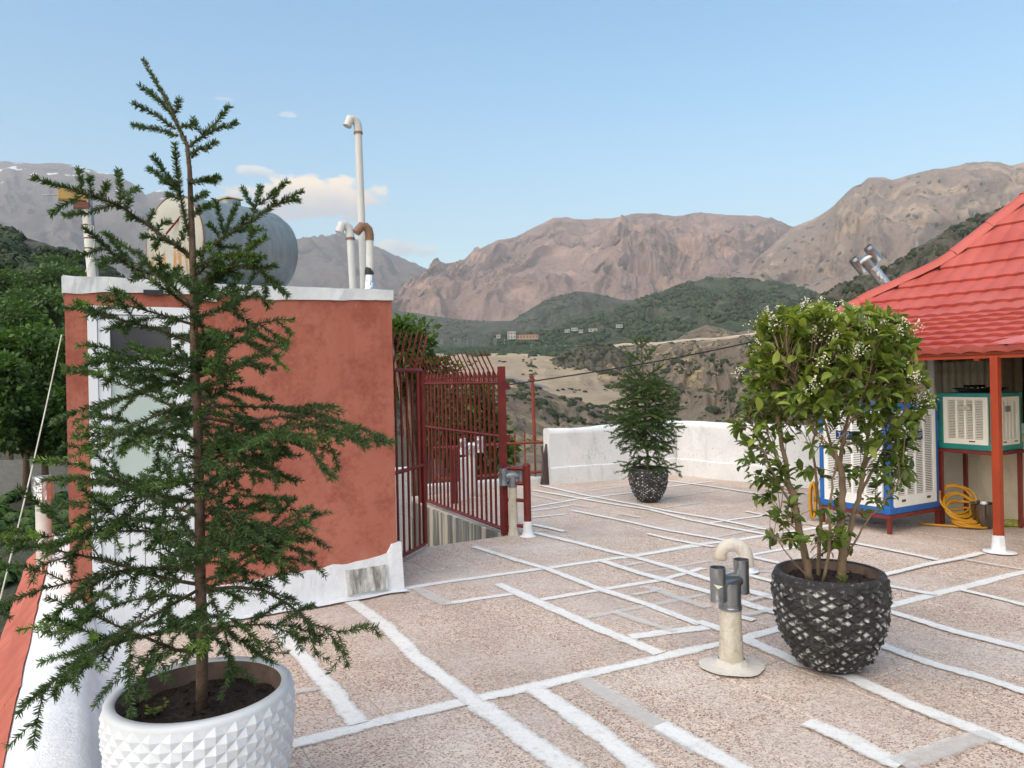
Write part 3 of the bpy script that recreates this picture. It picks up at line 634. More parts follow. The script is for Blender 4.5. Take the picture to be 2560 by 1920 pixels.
# plinth of rough whitewash
pl = MB(); xs = np.linspace(-HW - 0.04, 0.03, 60); top = []; bot = []
for x in xs:
    z = float(np.interp(x, [-2.2, -1.6, -0.75, -0.25, -0.08, -0.045, 0.03], [0.20, 0.21, 0.235, 0.255, 0.28, 0.345, 0.36])) + 0.018 * mn.noise(Vector((x * 9, 1, 2)))
    top.append(W(x, -0.022, z)); bot.append(W(x, -0.07 + 0.012 * mn.noise(Vector((x * 5, 4, 2))), 0.0))
sheet(pl, top, bot, U2, 0.05); pl.build('plinth', M['whitewash_clean'], hut)
ft = MB(); f0, f1 = [], []
for x in xs: f0.append(W(x, -0.05, 0.012)); f1.append(W(x, -0.16 + 0.03 * mn.noise(Vector((x * 4, 9, 2))), 0.0145))
ft.add(f1 + f0, [(i, i + 1, len(xs) + i + 1, len(xs) + i) for i in range(len(xs) - 1)]); ft.build('plinth_fillet', M['whitewash_clean'], hut)
st = MB(); st.box(W(-0.26, -0.058, 0.12), U1 * 0.155, (U2 * 0.012 + UZ * 0.0), UZ * 0.085 - U2 * -0.016); st.build('stone_facing', M['streak'], hut)
# door
def door_bars(mb, a0, a1, z0, z1, w, y0, y1):
    mb.zbox(a0, a0 + w, y0, y1, z0, z1, o=O, bev=0.004); mb.zbox(a1 - w, a1, y0, y1, z0, z1, o=O, bev=0.004)
    mb.zbox(a0 + w, a1 - w, y0, y1, z1 - w, z1, o=O, bev=0.004); mb.zbox(a0 + w, a1 - w, y0, y1, z0, z0 + w, o=O, bev=0.004)
d = MB(); door_bars(d, -2.043, -1.427, 0.06, 2.118, 0.055, -0.012, 0.06); dr = d.build('door_frame', M['pvc'], hut)
d = MB(); door_bars(d, -1.986, -1.484, 0.118, 2.06, 0.07, 0.0, 0.05)
d.zbox(-1.916, -1.554, 0.0, 0.05, 1.70, 1.785, o=O, bev=0.004); d.zbox(-1.916, -1.554, 0.0, 0.05, 0.86, 0.95, o=O, bev=0.004)
leaf = d.build('door', M['pvc'], hut)
d = MB(); d.zbox(-1.914, -1.556, 0.02, 0.03, 1.787, 1.988, o=O); d.build('pane', M['glass_dark'], leaf)
d = MB(); d.zbox(-1.914, -1.556, 0.02, 0.03, 0.952, 1.698, o=O); d.build('pane', M['glass_frost'], leaf)
for k in range(4):
    d = MB(); d.zbox(-1.913 + k * 0.0895, -1.913 + k * 0.0895 + 0.086, 0.018, 0.03, 0.19, 0.858, o=O, bev=0.004); d.build('panel_board', M['pvc'], leaf)
d = MB(); d.tube([W(-1.515, -0.002, 1.02), W(-1.515, -0.045, 1.02), W(-1.60, -0.05, 1.015)], 0.009, 8); d.zbox(-1.53, -1.50, -0.004, 0.002, 0.95, 1.09, o=O); d.build('handle', M['galv'], leaf)

# ---------------------------------------------------------------- things on the hut roof
tank = thing('water_tank', D(437, 700, 5.15), 'cylindrical galvanised water tank lying on the hut roof with rusty cream end', 'water tank')
tc_ = D(437, 612, 5.15); ta = Vector((0.56, 0.83, 0.03)).normalized(); tx = Vector((ta.y, -ta.x, 0)).normalized(); tr = 0.335; tl = 0.86
def disc_ring(c, r, n=48): return [c + (tx * math.cos(2 * math.pi * k / n) + UZ * math.sin(2 * math.pi * k / n)) * r for k in range(n)]
def tank_mat():
    t = NT('tank_steel'); st = t.mapping((1, 1, 1)); z = t.sep(t.co)
    rings = t.noise(9, 5, 0.6, co=t.mapping((3, 3, 0.4)))
    c = t.mix(t.ramp(rings, [(0.3, 0), (0.7, 1)]), (0.25, 0.29, 0.30), (0.17, 0.205, 0.215))
    c = t.mix(t.ramp(t.noise(4, 7, 0.7), [(0.58, 0), (0.74, 0.5)]), c, (0.4, 0.42, 0.42))
    t.fin(c, 0.5, 0.25, 0.4); t.bump(t.noise(7, 3), 0.2, 0.01); return t.mat
def tank_end():
    t = NT('tank_end_paint'); x, y, z = t.sep(t.co)
    c = t.mix(t.ramp(t.noise(5, 7, 0.65), [(0.35, 0), (0.68, 1)]), (0.42, 0.41, 0.34), (0.33, 0.33, 0.29))
    st = t.noise(9.0, 3, 0.5, co=t.mapping((2.2, 2.2, 0.25)))
    low = t.ramp(z, [(0.15, 1.0), (0.30, 0.0)])
    c = t.mix(t.math('MULTIPLY', t.ramp(st, [(0.56, 0), (0.62, 1)]), low), c, (0.36, 0.19, 0.07))
    t.fin(c, 0.6); return t.mat
M['tank'] = tank_mat(); M['tank_end'] = tank_end()
m = MB(); rings = [(0.0, tr), (0.02, tr + 0.004), (0.2, tr), (0.62, tr), (0.74, tr * 0.97), (0.82, tr * 0.86), (tl, tr * 0.72)]
for s_, r_ in rings: m.v.extend([tuple(p) for p in disc_ring(tc_ + ta * s_, r_)])
for i in range(len(rings) - 1):
    for k in range(48): m.f.append((i * 48 + k, (i + 1) * 48 + k, (i + 1) * 48 + (k + 1) % 48, i * 48 + (k + 1) % 48)); m.m.append(0)
m.f.append(tuple(range((len(rings) - 1) * 48, len(rings) * 48))); m.m.append(0)
m.build('shell', M['tank'], tank, angle=40)
m = MB(); rr = [(0.0, tr), (-0.012, tr * 0.97), (-0.018, tr * 0.6), (-0.02, tr * 0.02)]
for s_, r_ in rr: m.v.extend([tuple(p) for p in disc_ring(tc_ + ta * s_, r_)])
for i in range(len(rr) - 1):
    for k in range(48): m.f.append((i * 48 + k, i * 48 + (k + 1) % 48, (i + 1) * 48 + (k + 1) % 48, (i + 1) * 48 + k)); m.m.append(0)
m.build('end_plate', M['tank_end'], tank, smooth=True)
m = MB(); m.tube(disc_ring(tc_ - ta * 0.004, tr + 0.003) + [disc_ring(tc_ - ta * 0.004, tr + 0.003)[0]], 0.004, 6, cap=False); m.build('rim_seam', M['wood_red'], tank)
m = MB(); hc = tc_ + ta * 0.45 + UZ * tr; m.lathe([(0.07, -0.02), (0.07, 0.03), (0.06, 0.035), (0.0, 0.035)], hc, 24); m.build('hatch_collar', M['tank'], tank, angle=40)
m = MB(); m.box(hc + UZ * 0.045 - tx * 0.02, tx * 0.075, ta * 0.07, UZ * 0.005); m.build('hatch_lid', M['wood_yellow'], tank)
m = MB(); m.tube([D(487, 512, 5.12) + ta * -0.03, D(415, 585, 5.08)], 0.007, 6); m.build('brace_rod', M['fence_red'], tank)
for s_ in (0.12, 0.66):
    m = MB(); c = tc_ + ta * s_ - UZ * tr; m.box(c + UZ * 0.0 - UZ * 0.015, tx * 0.24, ta * 0.04, UZ * 0.05); m.build('cradle', M['whitewash'], tank)

mast = thing('wifi_mast', D(230, 690, 5.0), 'white pipe mast with yellow wooden box strapped to a thin steel pole', 'mast')
m = MB(); m.tube([D(230, 700, 5.0), D(222, 610, 5.0), D(215, 520, 5.0)], 0.027, 14); m.build('pipe', M['pipe_white'], mast, angle=40)
m = MB(); m.tube([D(243, 700, 5.03), D(231, 560, 5.03), D(221, 436, 5.03)], 0.013, 8); m.build('steel_pole', M['galv_dull'], mast)
m = MB(); m.box(D(181, 490, 4.97), U1 * 0.082, U2 * 0.05, UZ * 0.034, bev=0.006); m.build('wooden_box', M['wood_yellow'], mast)
m = MB(); m.box(D(203, 514, 4.98), U1 * 0.045, U2 * 0.03, UZ * 0.022, bev=0.004); m.build('wooden_block', M['wood_red'], mast)
m = MB(); m.tube([D(108, 487, 4.95), D(270, 494, 5.0)], 0.0035, 6); m.build('cross_rod', M['galv_dull'], mast)
for y in (563, 596, 621):
    m = MB(); c = D(218 + (y - 560) * 0.08, y, 5.0); m.lathe([(0.028, -0.004), (0.031, 0), (0.028, 0.004)], c, 14); m.build('clamp', M['wood_red'], mast)
m = MB(); m.tube([D(219, 545, 4.965), D(220, 560, 4.96), D(234, 566, 4.96), D(232, 590, 4.965), D(236, 600, 4.96), D(234, 618, 4.96), D(230, 640, 4.965), D(214, 680, 4.96)], 0.003, 6); m.build('tie_cord', M['cable_white'], mast)

def elbow_pipe(name, label, base, top, r, spout, mat, cap_mat, ring=True):
    t = thing(name, base, label, 'vent pipe', 'vent pipes on the hut roof')
    m = MB(); m.tube([base, top], r, 16); m.build('pipe', mat, t, angle=40)
    up = (top - base).normalized(); k = (spout - top); k.z = 0; k.normalize()
    m = MB(); e = 2.6 * r
    pts = [top - up * r * 1.6, top, top + up * e * 0.45 + k * e * 0.10, top + up * e * 0.75 + k * e * 0.42, top + up * e * 0.8 + k * e * 0.8, spout]
    m.tube(pts, r * 1.13, 16); m.build('elbow', cap_mat, t, angle=50)
    if ring:
        m = MB(); m.tube([top - up * r * 1.9, top - up * r * 1.3], r * 1.22, 16); m.build('socket_ring', M['brown'] if cap_mat is not M['brown'] else mat, t)
    return t
elbow_pipe('vent_pipe', 'tallest pale grey vent pipe on the hut roof with bent spout', D(910, 722, 6.9), D(895, 318, 6.9), 0.034, D(868, 316, 6.85), M['pipe_grey'], M['pipe_grey'])
elbow_pipe('vent_pipe', 'short pale vent pipe with bent spout on the hut roof', D(883, 722, 6.75), D(875, 582, 6.75), 0.034, D(848, 581, 6.7), M['pipe_grey'], M['pipe_grey'])
vb = elbow_pipe('vent_pipe', 'white vent pipe with brown elbow and foil-wrapped base at hut corner', D(925, 724, 6.1), D(924, 586, 6.1), 0.031, D(890, 582, 6.05), M['pipe_white'], M['brown'], False)
m = MB(); q = D(924, 724, 6.1); m.lathe([(0.055, 0), (0.05, 0.02), (0.042, 0.06), (0.037, 0.10), (0.036, 0.12)], q, 14)
m.v = [(x + 0.006 * mn.noise(Vector((x * 60, y * 60, z * 40))), y, z) for x, y, z in m.v]; m.build('foil_wrap', M['foil'], vb)
m = MB(); m.lathe([(0.037, 0.115), (0.038, 0.13), (0.034, 0.17), (0.012, 0.21)], q, 12); m.build('tape_wrap', M['black_tape'], vb)

# ---------------------------------------------------------------- stair opening
sw = MB(); sw.zbox(1.63, 1.655, 1.175, 3.69, -2.4, -0.002, o=O); tag(sw.build('stair_wall', M['stain']), kind='structure')
sw = MB(); sw.zbox(-0.05, 1.60, 3.70, 3.85, -2.4, 0.46, o=O); tag(sw.build('stair_end_wall', M['whitewash']), kind='structure')
sw = MB(); sw.zbox(-0.1, 1.8, 1.0, 4.2, -2.6, -2.4, o=O); tag(sw.build('stair_floor', M['stain']), kind='structure')
sw = MB(); sw.zbox(-0.03, 1.65, 1.07, 1.17, -2.4, -0.21, o=O); tag(sw.build('stair_near_wall', M['stain']), kind='structure')

# ---------------------------------------------------------------- red steel gate, fence and railing
def bar(mb, p, q, w): mb.tube([p, q], w * 0.72, 4); return mb
gate = thing('gate', W(0.3, 0.7), 'dark red steel gate leaf standing open beside the hut corner', 'gate')
g0, g1 = W(0.03, 0.46), W(0.69, 1.085); ng = 8
for k in range(ng + 1):
    f = k / ng; p = g0.lerp(g1, f); m = MB(); bar(m, p + UZ * 0.06, p + UZ * 1.69, 0.015 if 0 < k < ng else 0.032); m.build('bar' if 0 < k < ng else 'stile', M['fence_red'], gate)
for z in (0.06, 0.80, 1.69):
    m = MB(); bar(m, g0 + UZ * z, g1 + UZ * z, 0.026); m.build('rail', M['fence_red'], gate)
for k in range(ng):
    p = g0.lerp(g1, (k + 0.5) / ng) + UZ * 1.69; q = p + Vector((0.085, 0.05, 0.36)); m = MB(); m.tube([p, p.lerp(q, 0.82), q], [0.0095, 0.0095, 0.001], 6); m.build('spike', M['fence_red'], gate)
m = MB(); m.box(g1 + UZ * 0.42, U1 * 0.012, U2 * 0.03, UZ * 0.05); m.build('lock_box', M['fence_red'], gate)

fence = thing('fence_panel', W(1.68, 2.4), 'dark red spiked steel fence panel along the stair opening', 'fence')
f0 = G(1262, 1336); f1 = G(1056, 1256); nb = 20
for k in range(nb):
    p = f0.lerp(f1, (k + 0.6) / nb); m = MB(); bar(m, p + UZ * 0.05, p + UZ * 1.60, 0.0185); m.build('bar', M['fence_red'], fence)
    m = MB(); m.tube([p + UZ * 1.60, p + UZ * 1.615, p + UZ * 1.655, p + UZ * 1.72], [0.012, 0.02, 0.014, 0.0015], 4); m.build('spear_tip', M['fence_red'], fence)
    p2 = f0.lerp(f1, (k + 1.1) / nb) + UZ * 1.54; m = MB(); q = p2 - U1 * 0.135 + UZ * 0.36; m.tube([p2, p2 + UZ * 0.09, q.lerp(p2 + UZ * 0.09, 0.15), q], [0.008, 0.008, 0.008, 0.001], 5); m.build('spike', M['fence_red'], fence)
for z, w in ((0.05, 0.03), (1.0, 0.021), (1.55, 0.021)):
    m = MB(); bar(m, f0 + UZ * z, f1 + UZ * z, w); m.build('rail', M['fence_red'], fence)
for p in (f0, f1):
    m = MB(); m.box(p + UZ * 0.86, U1 * 0.03, U2 * 0.03, UZ * 0.86); m.build('post', M['fence_red'], fence)
for z in (1.52, 0.98):
    m = MB(); m.box(f0 + U1 * 0.05 + UZ * z, U1 * 0.03, U2 * 0.018, UZ * 0.037); m.build('bracket', M['fence_red'], fence)
sp = G(1320, 1341)
for z in (0.07, 0.40, 0.61, 0.76 - 0.12):
    pass
stub = thing('stub_post', sp, 'short round red steel post with white plastered foot right of the gate post', 'post')
m = MB(); m.tube([sp + UZ * 0.10, sp + UZ * 0.70], 0.038, 16); m.build('tube', M['fence_red'], stub, angle=40)
m = MB(); m.lathe([(0.04, 0.70), (0.042, 0.715), (0.03, 0.735), (0.0, 0.742)], sp, 16); m.build('cap', M['fence_red'], stub, smooth=True)
m = MB(); m.lathe([(0.085, 0.003), (0.06, 0.014), (0.048, 0.05), (0.043, 0.14), (0.039, 0.155)], sp, 18); m.v = [(x + .006 * mn.noise(Vector((x * 30, y * 30, z * 20))), y, z) for x, y, z in m.v]; m.build('plaster_foot', M['whitewash_clean'], stub, smooth=True)
for z in (0.10, 0.36, 0.53, 0.68):
    m = MB(); bar(m, f0 + UZ * z, sp - (sp - f0).normalized() * 0.035 + UZ * z, 0.026); m.build('rung', M['fence_red'], fence)
s2 = G(1136, 1258); t = thing('stub_post', s2, 'red steel stub post behind the fence bars', 'post')
m = MB(); m.tube([s2, s2 + UZ * 0.7], 0.05, 12); m.build('tube', M['fence_red'], t, angle=40); m = MB(); m.lathe([(0.05, 0.7), (0.03, 0.73), (0, 0.735)], s2, 12); m.build('cap', M['fence_red'], t)

# railing at the back edge and the tall thin post
e0, e1 = G(1085, 1228), G(1362, 1207)
rail = thing('railing', e0, 'low red spiked railing on the back edge behind the fence', 'railing')
n = 11
for k in range(n + 1):
    p = e0.lerp(e1, k / n); m = MB(); bar(m, p + UZ * 0.12, p + UZ * 0.74, 0.014); m.tube([p + UZ * 0.70, p + UZ * 0.735, p + UZ * 0.80], [0.006, 0.018, 0.001], 4); m.build('bar', M['fence_rust'], rail)
for z in (0.17, 0.62):
    m = MB(); bar(m, e0 + UZ * z, e1 + UZ * z, 0.026); m.build('rail', M['fence_rust'], rail)
m = MB(); ev = (e1 - e0).normalized(); evn = Vector((-ev.y, ev.x, 0)); m.box(e0.lerp(e1, 0.46) + evn * 0.06 + UZ * 0.02, ev * ((e1 - e0).length * 0.52), evn * 0.08, UZ * 0.075, bev=0.02); tag(m.build('kerb_upstand', M['whitewash']), 'low whitewashed upstand under the red back railing', 'kerb')
tp = G(1339, 1207); t = thing('thin_post', tp, 'tall thin rusty red post carrying the black cable near the white wall', 'post')
m = MB(); m.tube([tp, tp + UZ * 0.62], 0.019, 8); m.build('lower_tube', M['galv_dull'], t); m = MB(); m.tube([tp + UZ * 0.60, tp + Vector((-0.02, 0, 1.58))], 0.026, 8); m.build('upper_tube', M['fence_rust'], t)
m = MB(); c = tp + Vector((-0.02, 0, 1.58)); m.tube([c, c + Vector((-0.02, 0, 0.05))], [0.026, 0.04], 6); m.tube([c, c + Vector((0.03, 0, 0.04))], [0.02, 0.012], 6); m.build('bent_top', M['fence_rust'], t)

# ---------------------------------------------------------------- far parapet: two straight walls meeting in a corner
def wall_run(pts, h0, h1, th, nm, label, seed, hs=None):
    root = thing(nm, pts[0], label, 'parapet'); m = MB(); vs = []
    prof = [(0.0, 0.0, 0), (0.006, 0.30, 0), (0.03, 0.315, 0), (0.035, 0.80, 0), (0.015, 0.90, 0), (0.02, 0.97, 0), (0.05, 1.0, 0), (th - .04, 1.0, 0), (th, 0.96, 0), (th, -0.3, 0)]
    P = []
    for p, q in zip(pts, pts[1:]):
        n = int((q - p).length / 0.08)
        for k in range(n): P.append(p.lerp(q, k / n))
    P.append(pts[-1]); L = len(prof)
    for i, p in enumerate(P):
        dlt = (P[min(i + 1, len(P) - 1)] - P[max(i - 1, 0)]).normalized(); nn = Vector((-dlt.y, dlt.x, 0)); f = i / (len(P) - 1)
        h = h0 + (h1 - h0) * f
        for a, z, _ in prof:
            w = 0.018 * mn.noise(Vector((p.x * 2.5, p.y * 2.5, z * 3 + seed))) + 0.007 * mn.noise(Vector((p.x * 9, p.y * 9, z * 9 + seed)))
            vs.append(p + nn * (a + w) + UZ * (z * h + (w * 0.8 if z > 0.2 else 0)))
    fs = [(i * L + k, (i + 1) * L + k, (i + 1) * L + k + 1, i * L + k + 1) for i in range(len(P) - 1) for k in range(L - 1)]
    fs.append(tuple(range(L))); fs.append(tuple((len(P) - 1) * L + k for k in range(L - 1, -1, -1)))
    m.add(vs, fs); m.build('wall', M['whitewash'], root, angle=50); return root
cA, cB, cC = G(1378, 1213), G(1690, 1188), G(1917, 1211)
wall_run([cA, cB + (cB - cA).normalized() * 0.1], 0.82, 0.86, 0.24, 'parapet_wall', 'whitewashed far parapet facing the camera behind the small spruce', 1.0)
wall_run([cB + (cC - cB).normalized() * 0.012, cC, cC + (cC - cB).normalized() * 2.2], 0.86, 0.84, 0.24, 'parapet_wall', 'whitewashed parapet running from the far corner towards the red roof', 2.0)
m = MB(); c = cA + Vector((-0.10, 0.06, 0)); m.tube([c + Vector((0.03, 0.05, 0.0)), c + Vector((0.02, 0.05, 0.3)), c + Vector((0.05, 0.06, 0.6))], [0.07, 0.05, 0.02], 7); m.tube([c + Vector((-.03, -.05, .58)), c + Vector((0.0, -.08, .3)), c + Vector((-0.05, -.1, .02))], 0.02, 6); tag(m.build('tarpaulin_bundle', simple('dark_tarp', (0.05, 0.035, 0.035), (0.09, 0.06, 0.06), 9, 0.7, bump=.8, bscale=14)), 'dark folded tarpaulin tucked against the end of the white parapet', 'tarpaulin')

# ---------------------------------------------------------------- vents standing on the terrace
def h_cap(t, c, d, r, h, gap, r_stem, z0, z1, mat, foot=True):
    """stem ring with two open vertical cylinders either side, joined by a saddle; d = direction between them"""
    m = MB(); m.tube([c + UZ * z0, c + UZ * (z0 + 0.02), c + UZ * (z0 + 0.021), c + UZ * z1], [r_stem * 1.04, r_stem * 1.04, r_stem, r_stem], 24); m.build('stem_sleeve', mat, t, angle=40)
    m = MB(); zc = z1
    pts = [c - d * gap * 0.8 + UZ * zc, c - d * gap * 0.4 + UZ * (zc + 0.004), c + UZ * (zc + 0.006), c + d * gap * 0.4 + UZ * (zc + 0.004), c + d * gap * 0.8 + UZ * zc]
    m.tube(pts, [r * 0.86, r * 0.95, r * 1.0, r * 0.95, r * 0.86], 20); m.build('saddle', mat, t, angle=40)
    for s in (-1, 1):
        k = c + d * gap * s + UZ * (zc - h * 0.45 + 0.01 * s)
        m = MB(); m.lathe([(r, 0), (r * 1.04, 0.004), (r, 0.010), (r * 1.04, 0.016), (r, 0.022), (r, h - 0.05), (r * 1.045, h - 0.045), (r, h - 0.038), (r * 1.045, h - 0.031), (r, h - 0.024), (r * 1.045, h - 0.017), (r, h - 0.010), (r * 1.03, h), (r * 0.95, h), (r * 0.94, 0.0), (r, 0)], k, 28)
        m.build('cowl_tube', mat, t, angle=35)
vc = G(1829, 1668)
v = thing('flue_vent', vc, 'twin-cowl galvanised flue vent on a stained plastered stub in front of the black planter', 'vent')
m = MB(); m.lathe([(0.07, 0.0), (0.067, 0.03), (0.064, 0.08), (0.061, 0.18), (0.058, 0.27), (0.056, 0.33)], vc, 28)
m.v = [(x + .006 * mn.noise(Vector((x * 25, y * 25, z * 18))), y + .005 * mn.noise(Vector((x * 25 + 9, y * 25, z * 18))), z) for x, y, z in m.v]; m.build('plaster_stub', M['plaster_pipe'], v, smooth=True)
m = MB(); n = 40; rg = []
for r_, z_ in ((0.16, 0.0126), (0.145, 0.015), (0.11, 0.019), (0.08, 0.026), (0.064, 0.05)):
    for k in range(n):
        a = 2 * math.pi * k / n; q = r_ * (1 + 0.16 * mn.noise(Vector((math.cos(a) * 1.4, math.sin(a) * 1.4, 3))) * (r_ > 0.1)); rg.append(vc + Vector((q * math.cos(a) * 1.12, q * math.sin(a) * 0.95, z_)))
m.add(rg, [(i * n + k, i * n + (k + 1) % n, (i + 1) * n + (k + 1) % n, (i + 1) * n + k) for i in range(4) for k in range(n)]); m.build('plaster_foot', plaster('plaster_flange', (0.70, 0.67, 0.62), (0.60, 0.56, 0.50), (0.50, 0.45, 0.40), 9, 0.8), v, smooth=True)
m = MB(); m.lathe([(0.0605, 0.318), (0.063, 0.322), (0.063, 0.332), (0.0605, 0.336)], vc, 28); m.build('hose_clamp', M['galv'], v)
h_cap(v, vc, Vector((0.88, 0.47, 0)).normalized(), 0.041, 0.185, 0.086, 0.0585, 0.325, 0.465, M['galv'])
m = MB(); m.tube([vc + UZ * 0.40, vc + UZ * 0.452], [0.0585, 0.05], 24); m.build('shoulder', M['galv'], v, angle=40)
m = MB(); k = vc - Vector((0.88, 0.47, 0)).normalized() * 0.088 + Vector((-0.012, -0.0447, 0.465)); m.add([k + Vector((-.022, 0, .012)), k + Vector((.03, 0, 0.0)), k + Vector((.002, 0, -.014))], [(0, 2, 1)]); m.build('sticker', simple('cream_sticker', (0.8, 0.78, 0.6), rough=.5, bump=0), v)

gc = G(1866, 1431); v = thing('gooseneck_vent', gc, 'white plastered gooseneck vent bent back towards the floor', 'vent')
d = Vector((-0.97, 0.22, 0)).normalized()
pts = [gc, gc + UZ * 0.10]; rad = [0.064, 0.06]
for k in range(9):
    a = math.pi * k / 8; pts.append(gc + d * (0.098 * (1 - math.cos(a))) + UZ * (0.13 + 0.09 * math.sin(a))); rad.append(0.057 - 0.01 * k / 8)
pts.append(pts[-1] - UZ * 0.035); rad.append(0.046)
m = MB(); m.tube(pts, rad, 20); m.v = [(x + .005 * mn.noise(Vector((x * 22, y * 22, z * 22))), y, z + .005 * mn.noise(Vector((x * 20, y * 20, z * 20 + 7)))) for x, y, z in m.v]
m.build('bent_pipe', plaster('cream_plastered_pipe', (0.70, 0.66, 0.58), (0.64, 0.55, 0.44), (0.52, 0.42, 0.3), 7, 0.7), v, smooth=True)
m = MB(); q = gc + d * 0.098 + UZ * 0.221; m.tube([q - d * 0.012, q + d * 0.012], 0.056, 20); m.build('joint_collar', M['pipe_white'], v)
m = MB(); m.lathe([(0.10, 0.0146), (0.085, 0.018), (0.07, 0.026), (0.062, 0.05)], gc, 24); m.build('plaster_foot', M['whitewash_clean'], v, smooth=True)

vc2 = G(1284, 1338); v = thing('flue_vent', vc2, 'twin-cowl galvanised vent on a white stub behind the gate post', 'vent')
m = MB(); m.lathe([(0.06, 0.0), (0.047, 0.06), (0.042, 0.5)], vc2, 18); m.build('plaster_stub', M['plaster_pipe'], v, smooth=True)
h_cap(v, vc2, Vector((0.98, 0.2, 0)).normalized(), 0.040, 0.175, 0.092, 0.044, 0.49, 0.60, M['galv_dull'])
vc3 = G(1180, 1240); v = thing('flue_vent', vc3, 'foil-capped vent on a white stub seen through the fence bars', 'vent')
m = MB(); m.lathe([(0.085, 0.0), (0.08, 0.55)], vc3, 16); m.build('plaster_stub', M['pipe_white'], v, smooth=True)
h_cap(v, vc3, Vector((0.97, 0.2, 0)).normalized(), 0.055, 0.22, 0.115, 0.075, 0.54, 0.68, M['foil'])
pc = G(1160, 1250); m = MB(); m.box(pc + UZ * 0.28, Vector((0.045, 0.02, 0)), Vector((-0.02, 0.045, 0)), UZ * 0.28, bev=0.01); tag(m.build('short_pier', M['whitewash']), 'short square whitewashed pier seen through the fence bars', 'pier')
fp = D(108, 1260, 5.9); v = thing('flue_vent', fp + Vector((0, 0, -0.4)), 'foil-wrapped vent stub outside the parapet at the hut left side', 'vent')
m = MB(); m.tube([fp - UZ * 0.75, fp + UZ * 0.06], 0.055, 14); m.build('stub', M['pipe_white'], v, angle=40); m = MB(); m.tube([fp + UZ * 0.04, fp + UZ * 0.22], [0.075, 0.068], 14); m.build('foil_cap', M['foil'], v)

# cables
def sag(p, q, s, n=24): return [p.lerp(q, k / n) - UZ * s * math.sin(math.pi * k / n) for k in range(n + 1)]
m = MB(); m.tube(sag(f0 + U1 * 0.07 + UZ * 1.53, D(2130, 795, 8.6), 0.06), 0.008, 6); tag(m.build('power_cable', M['cable']), 'black power cable strung from the gate post across to the red roof', 'cable')
m = MB(); m.tube(sag(D(1766, 827, 60), D(2110, 856, 11), 0.05), 0.012, 6); tag(m.build('power_cable', M['cable']), 'short dark overhead cable above the tan cliff reaching the flowering shrub', 'cable')
m = MB(); m.tube(sag(W(-HW - 0.02, 0.02, 1.93), D(0, 1500, 3.4), 0.03), 0.0036, 6); tag(m.build('guy_rope', M['cable_white']), 'thin pale rope slanting down from the hut left edge', 'rope')
# ---------------------------------------------------------------- red-roofed building on the far side of the terrace
M['roof_red'] = simple('red_metal_tile', (0.47, 0.105, 0.082), (0.40, 0.075, 0.058), 1.6, 0.5, 0.0, 0.08, 30, 0.004, dirt=(0.44, 0.15, 0.125), spec=0.35)
M['beam_red'] = simple('orange_red_steel', (0.36, 0.05, 0.012), (0.29, 0.036, 0.01), 5, 0.45, 0, 0.06)
M['cream_wall'] = plaster('cream_wall', (0.78, 0.66, 0.48), (0.70, 0.58, 0.41), (0.54, 0.45, 0.33), 3.2, 0.4, 0.35)
M['curtain'] = simple('curtain_cloth', (0.52, 0.47, 0.38), (0.45, 0.405, 0.32), 14, 0.9, 0, 0.1)
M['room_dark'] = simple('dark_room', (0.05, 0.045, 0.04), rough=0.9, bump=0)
def glass_mat():
    t = NT('window_glass'); t.n.remove(t.b)
    tr = t.node('ShaderNodeBsdfTransparent'); tr.inputs[0].default_value = (0.8, 0.8, 0.76, 1)
    gl = t.node('ShaderNodeBsdfGlossy'); gl.inputs['Roughness'].default_value = 0.04; gl.inputs['Color'].default_value = (0.9, 0.92, 0.9, 1)
    fr = t.node('ShaderNodeFresnel'); fr.inputs[0].default_value = 1.45
    mx = t.node('ShaderNodeMixShader'); t.l.new(fr.outputs[0], mx.inputs[0]); t.l.new(tr.outputs[0], mx.inputs[1]); t.l.new(gl.outputs[0], mx.inputs[2])
    t.l.new(mx.outputs[0], t.out.inputs[0]); return t.mat
M['glass'] = glass_mat()
WU = 6.3                                              # wall plane along U1
bld = thing('house', W(WU, -3), 'single-storey house with red metal tile roof and curtained window', 'house')
m = MB(); m.zbox(WU, WU + 0.2, -8, -0.2, -0.1, 0.93, o=O); m.build('wall', M['cream_wall'], bld)
m = MB(); m.zbox(WU, WU + 0.2, -0.32, -0.2, 0.93, 2.0, o=O); m.zbox(WU, WU + 0.15, -8, -0.2, 2.0, 2.12, o=O); m.build('upper_wall', M['cream_wall'], bld)
m = MB(); m.zbox(WU + 0.2, 7.1, -0.35, -0.2, -0.1, 2.1, o=O); m.build('end_wall', M['cream_wall'], bld)
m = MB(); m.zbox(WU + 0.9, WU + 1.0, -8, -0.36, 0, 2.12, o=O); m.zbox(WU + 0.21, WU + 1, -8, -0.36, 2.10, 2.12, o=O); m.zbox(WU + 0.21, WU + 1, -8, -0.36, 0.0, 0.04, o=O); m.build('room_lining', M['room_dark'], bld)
m = MB(); m.zbox(WU - 0.05, WU + 0.02, -8, -0.30, 0.93, 0.965, o=O, bev=0.006); m.build('sill', M['pvc'], bld)
win = MB()
for a, b in ((-0.40, -0.33), (-2.62, -2.56), (-4.8, -4.74)): win.zbox(WU + 0.03, WU + 0.09, a, b, 0.965, 2.0, o=O)
win.zbox(WU + 0.03, WU + 0.09, -8, -0.33, 0.965, 1.02, o=O); win.zbox(WU + 0.03, WU + 0.09, -8, -0.33, 1.95, 2.0, o=O)
wf = win.build('window_frame', M['pvc'], bld)
for a, b in ((-2.555, -0.405), (-4.735, -2.625)):
    m = MB(); m.zbox(WU + 0.055, WU + 0.061, a, b, 1.02, 1.95, o=O); m.build('pane', M['glass'], wf)
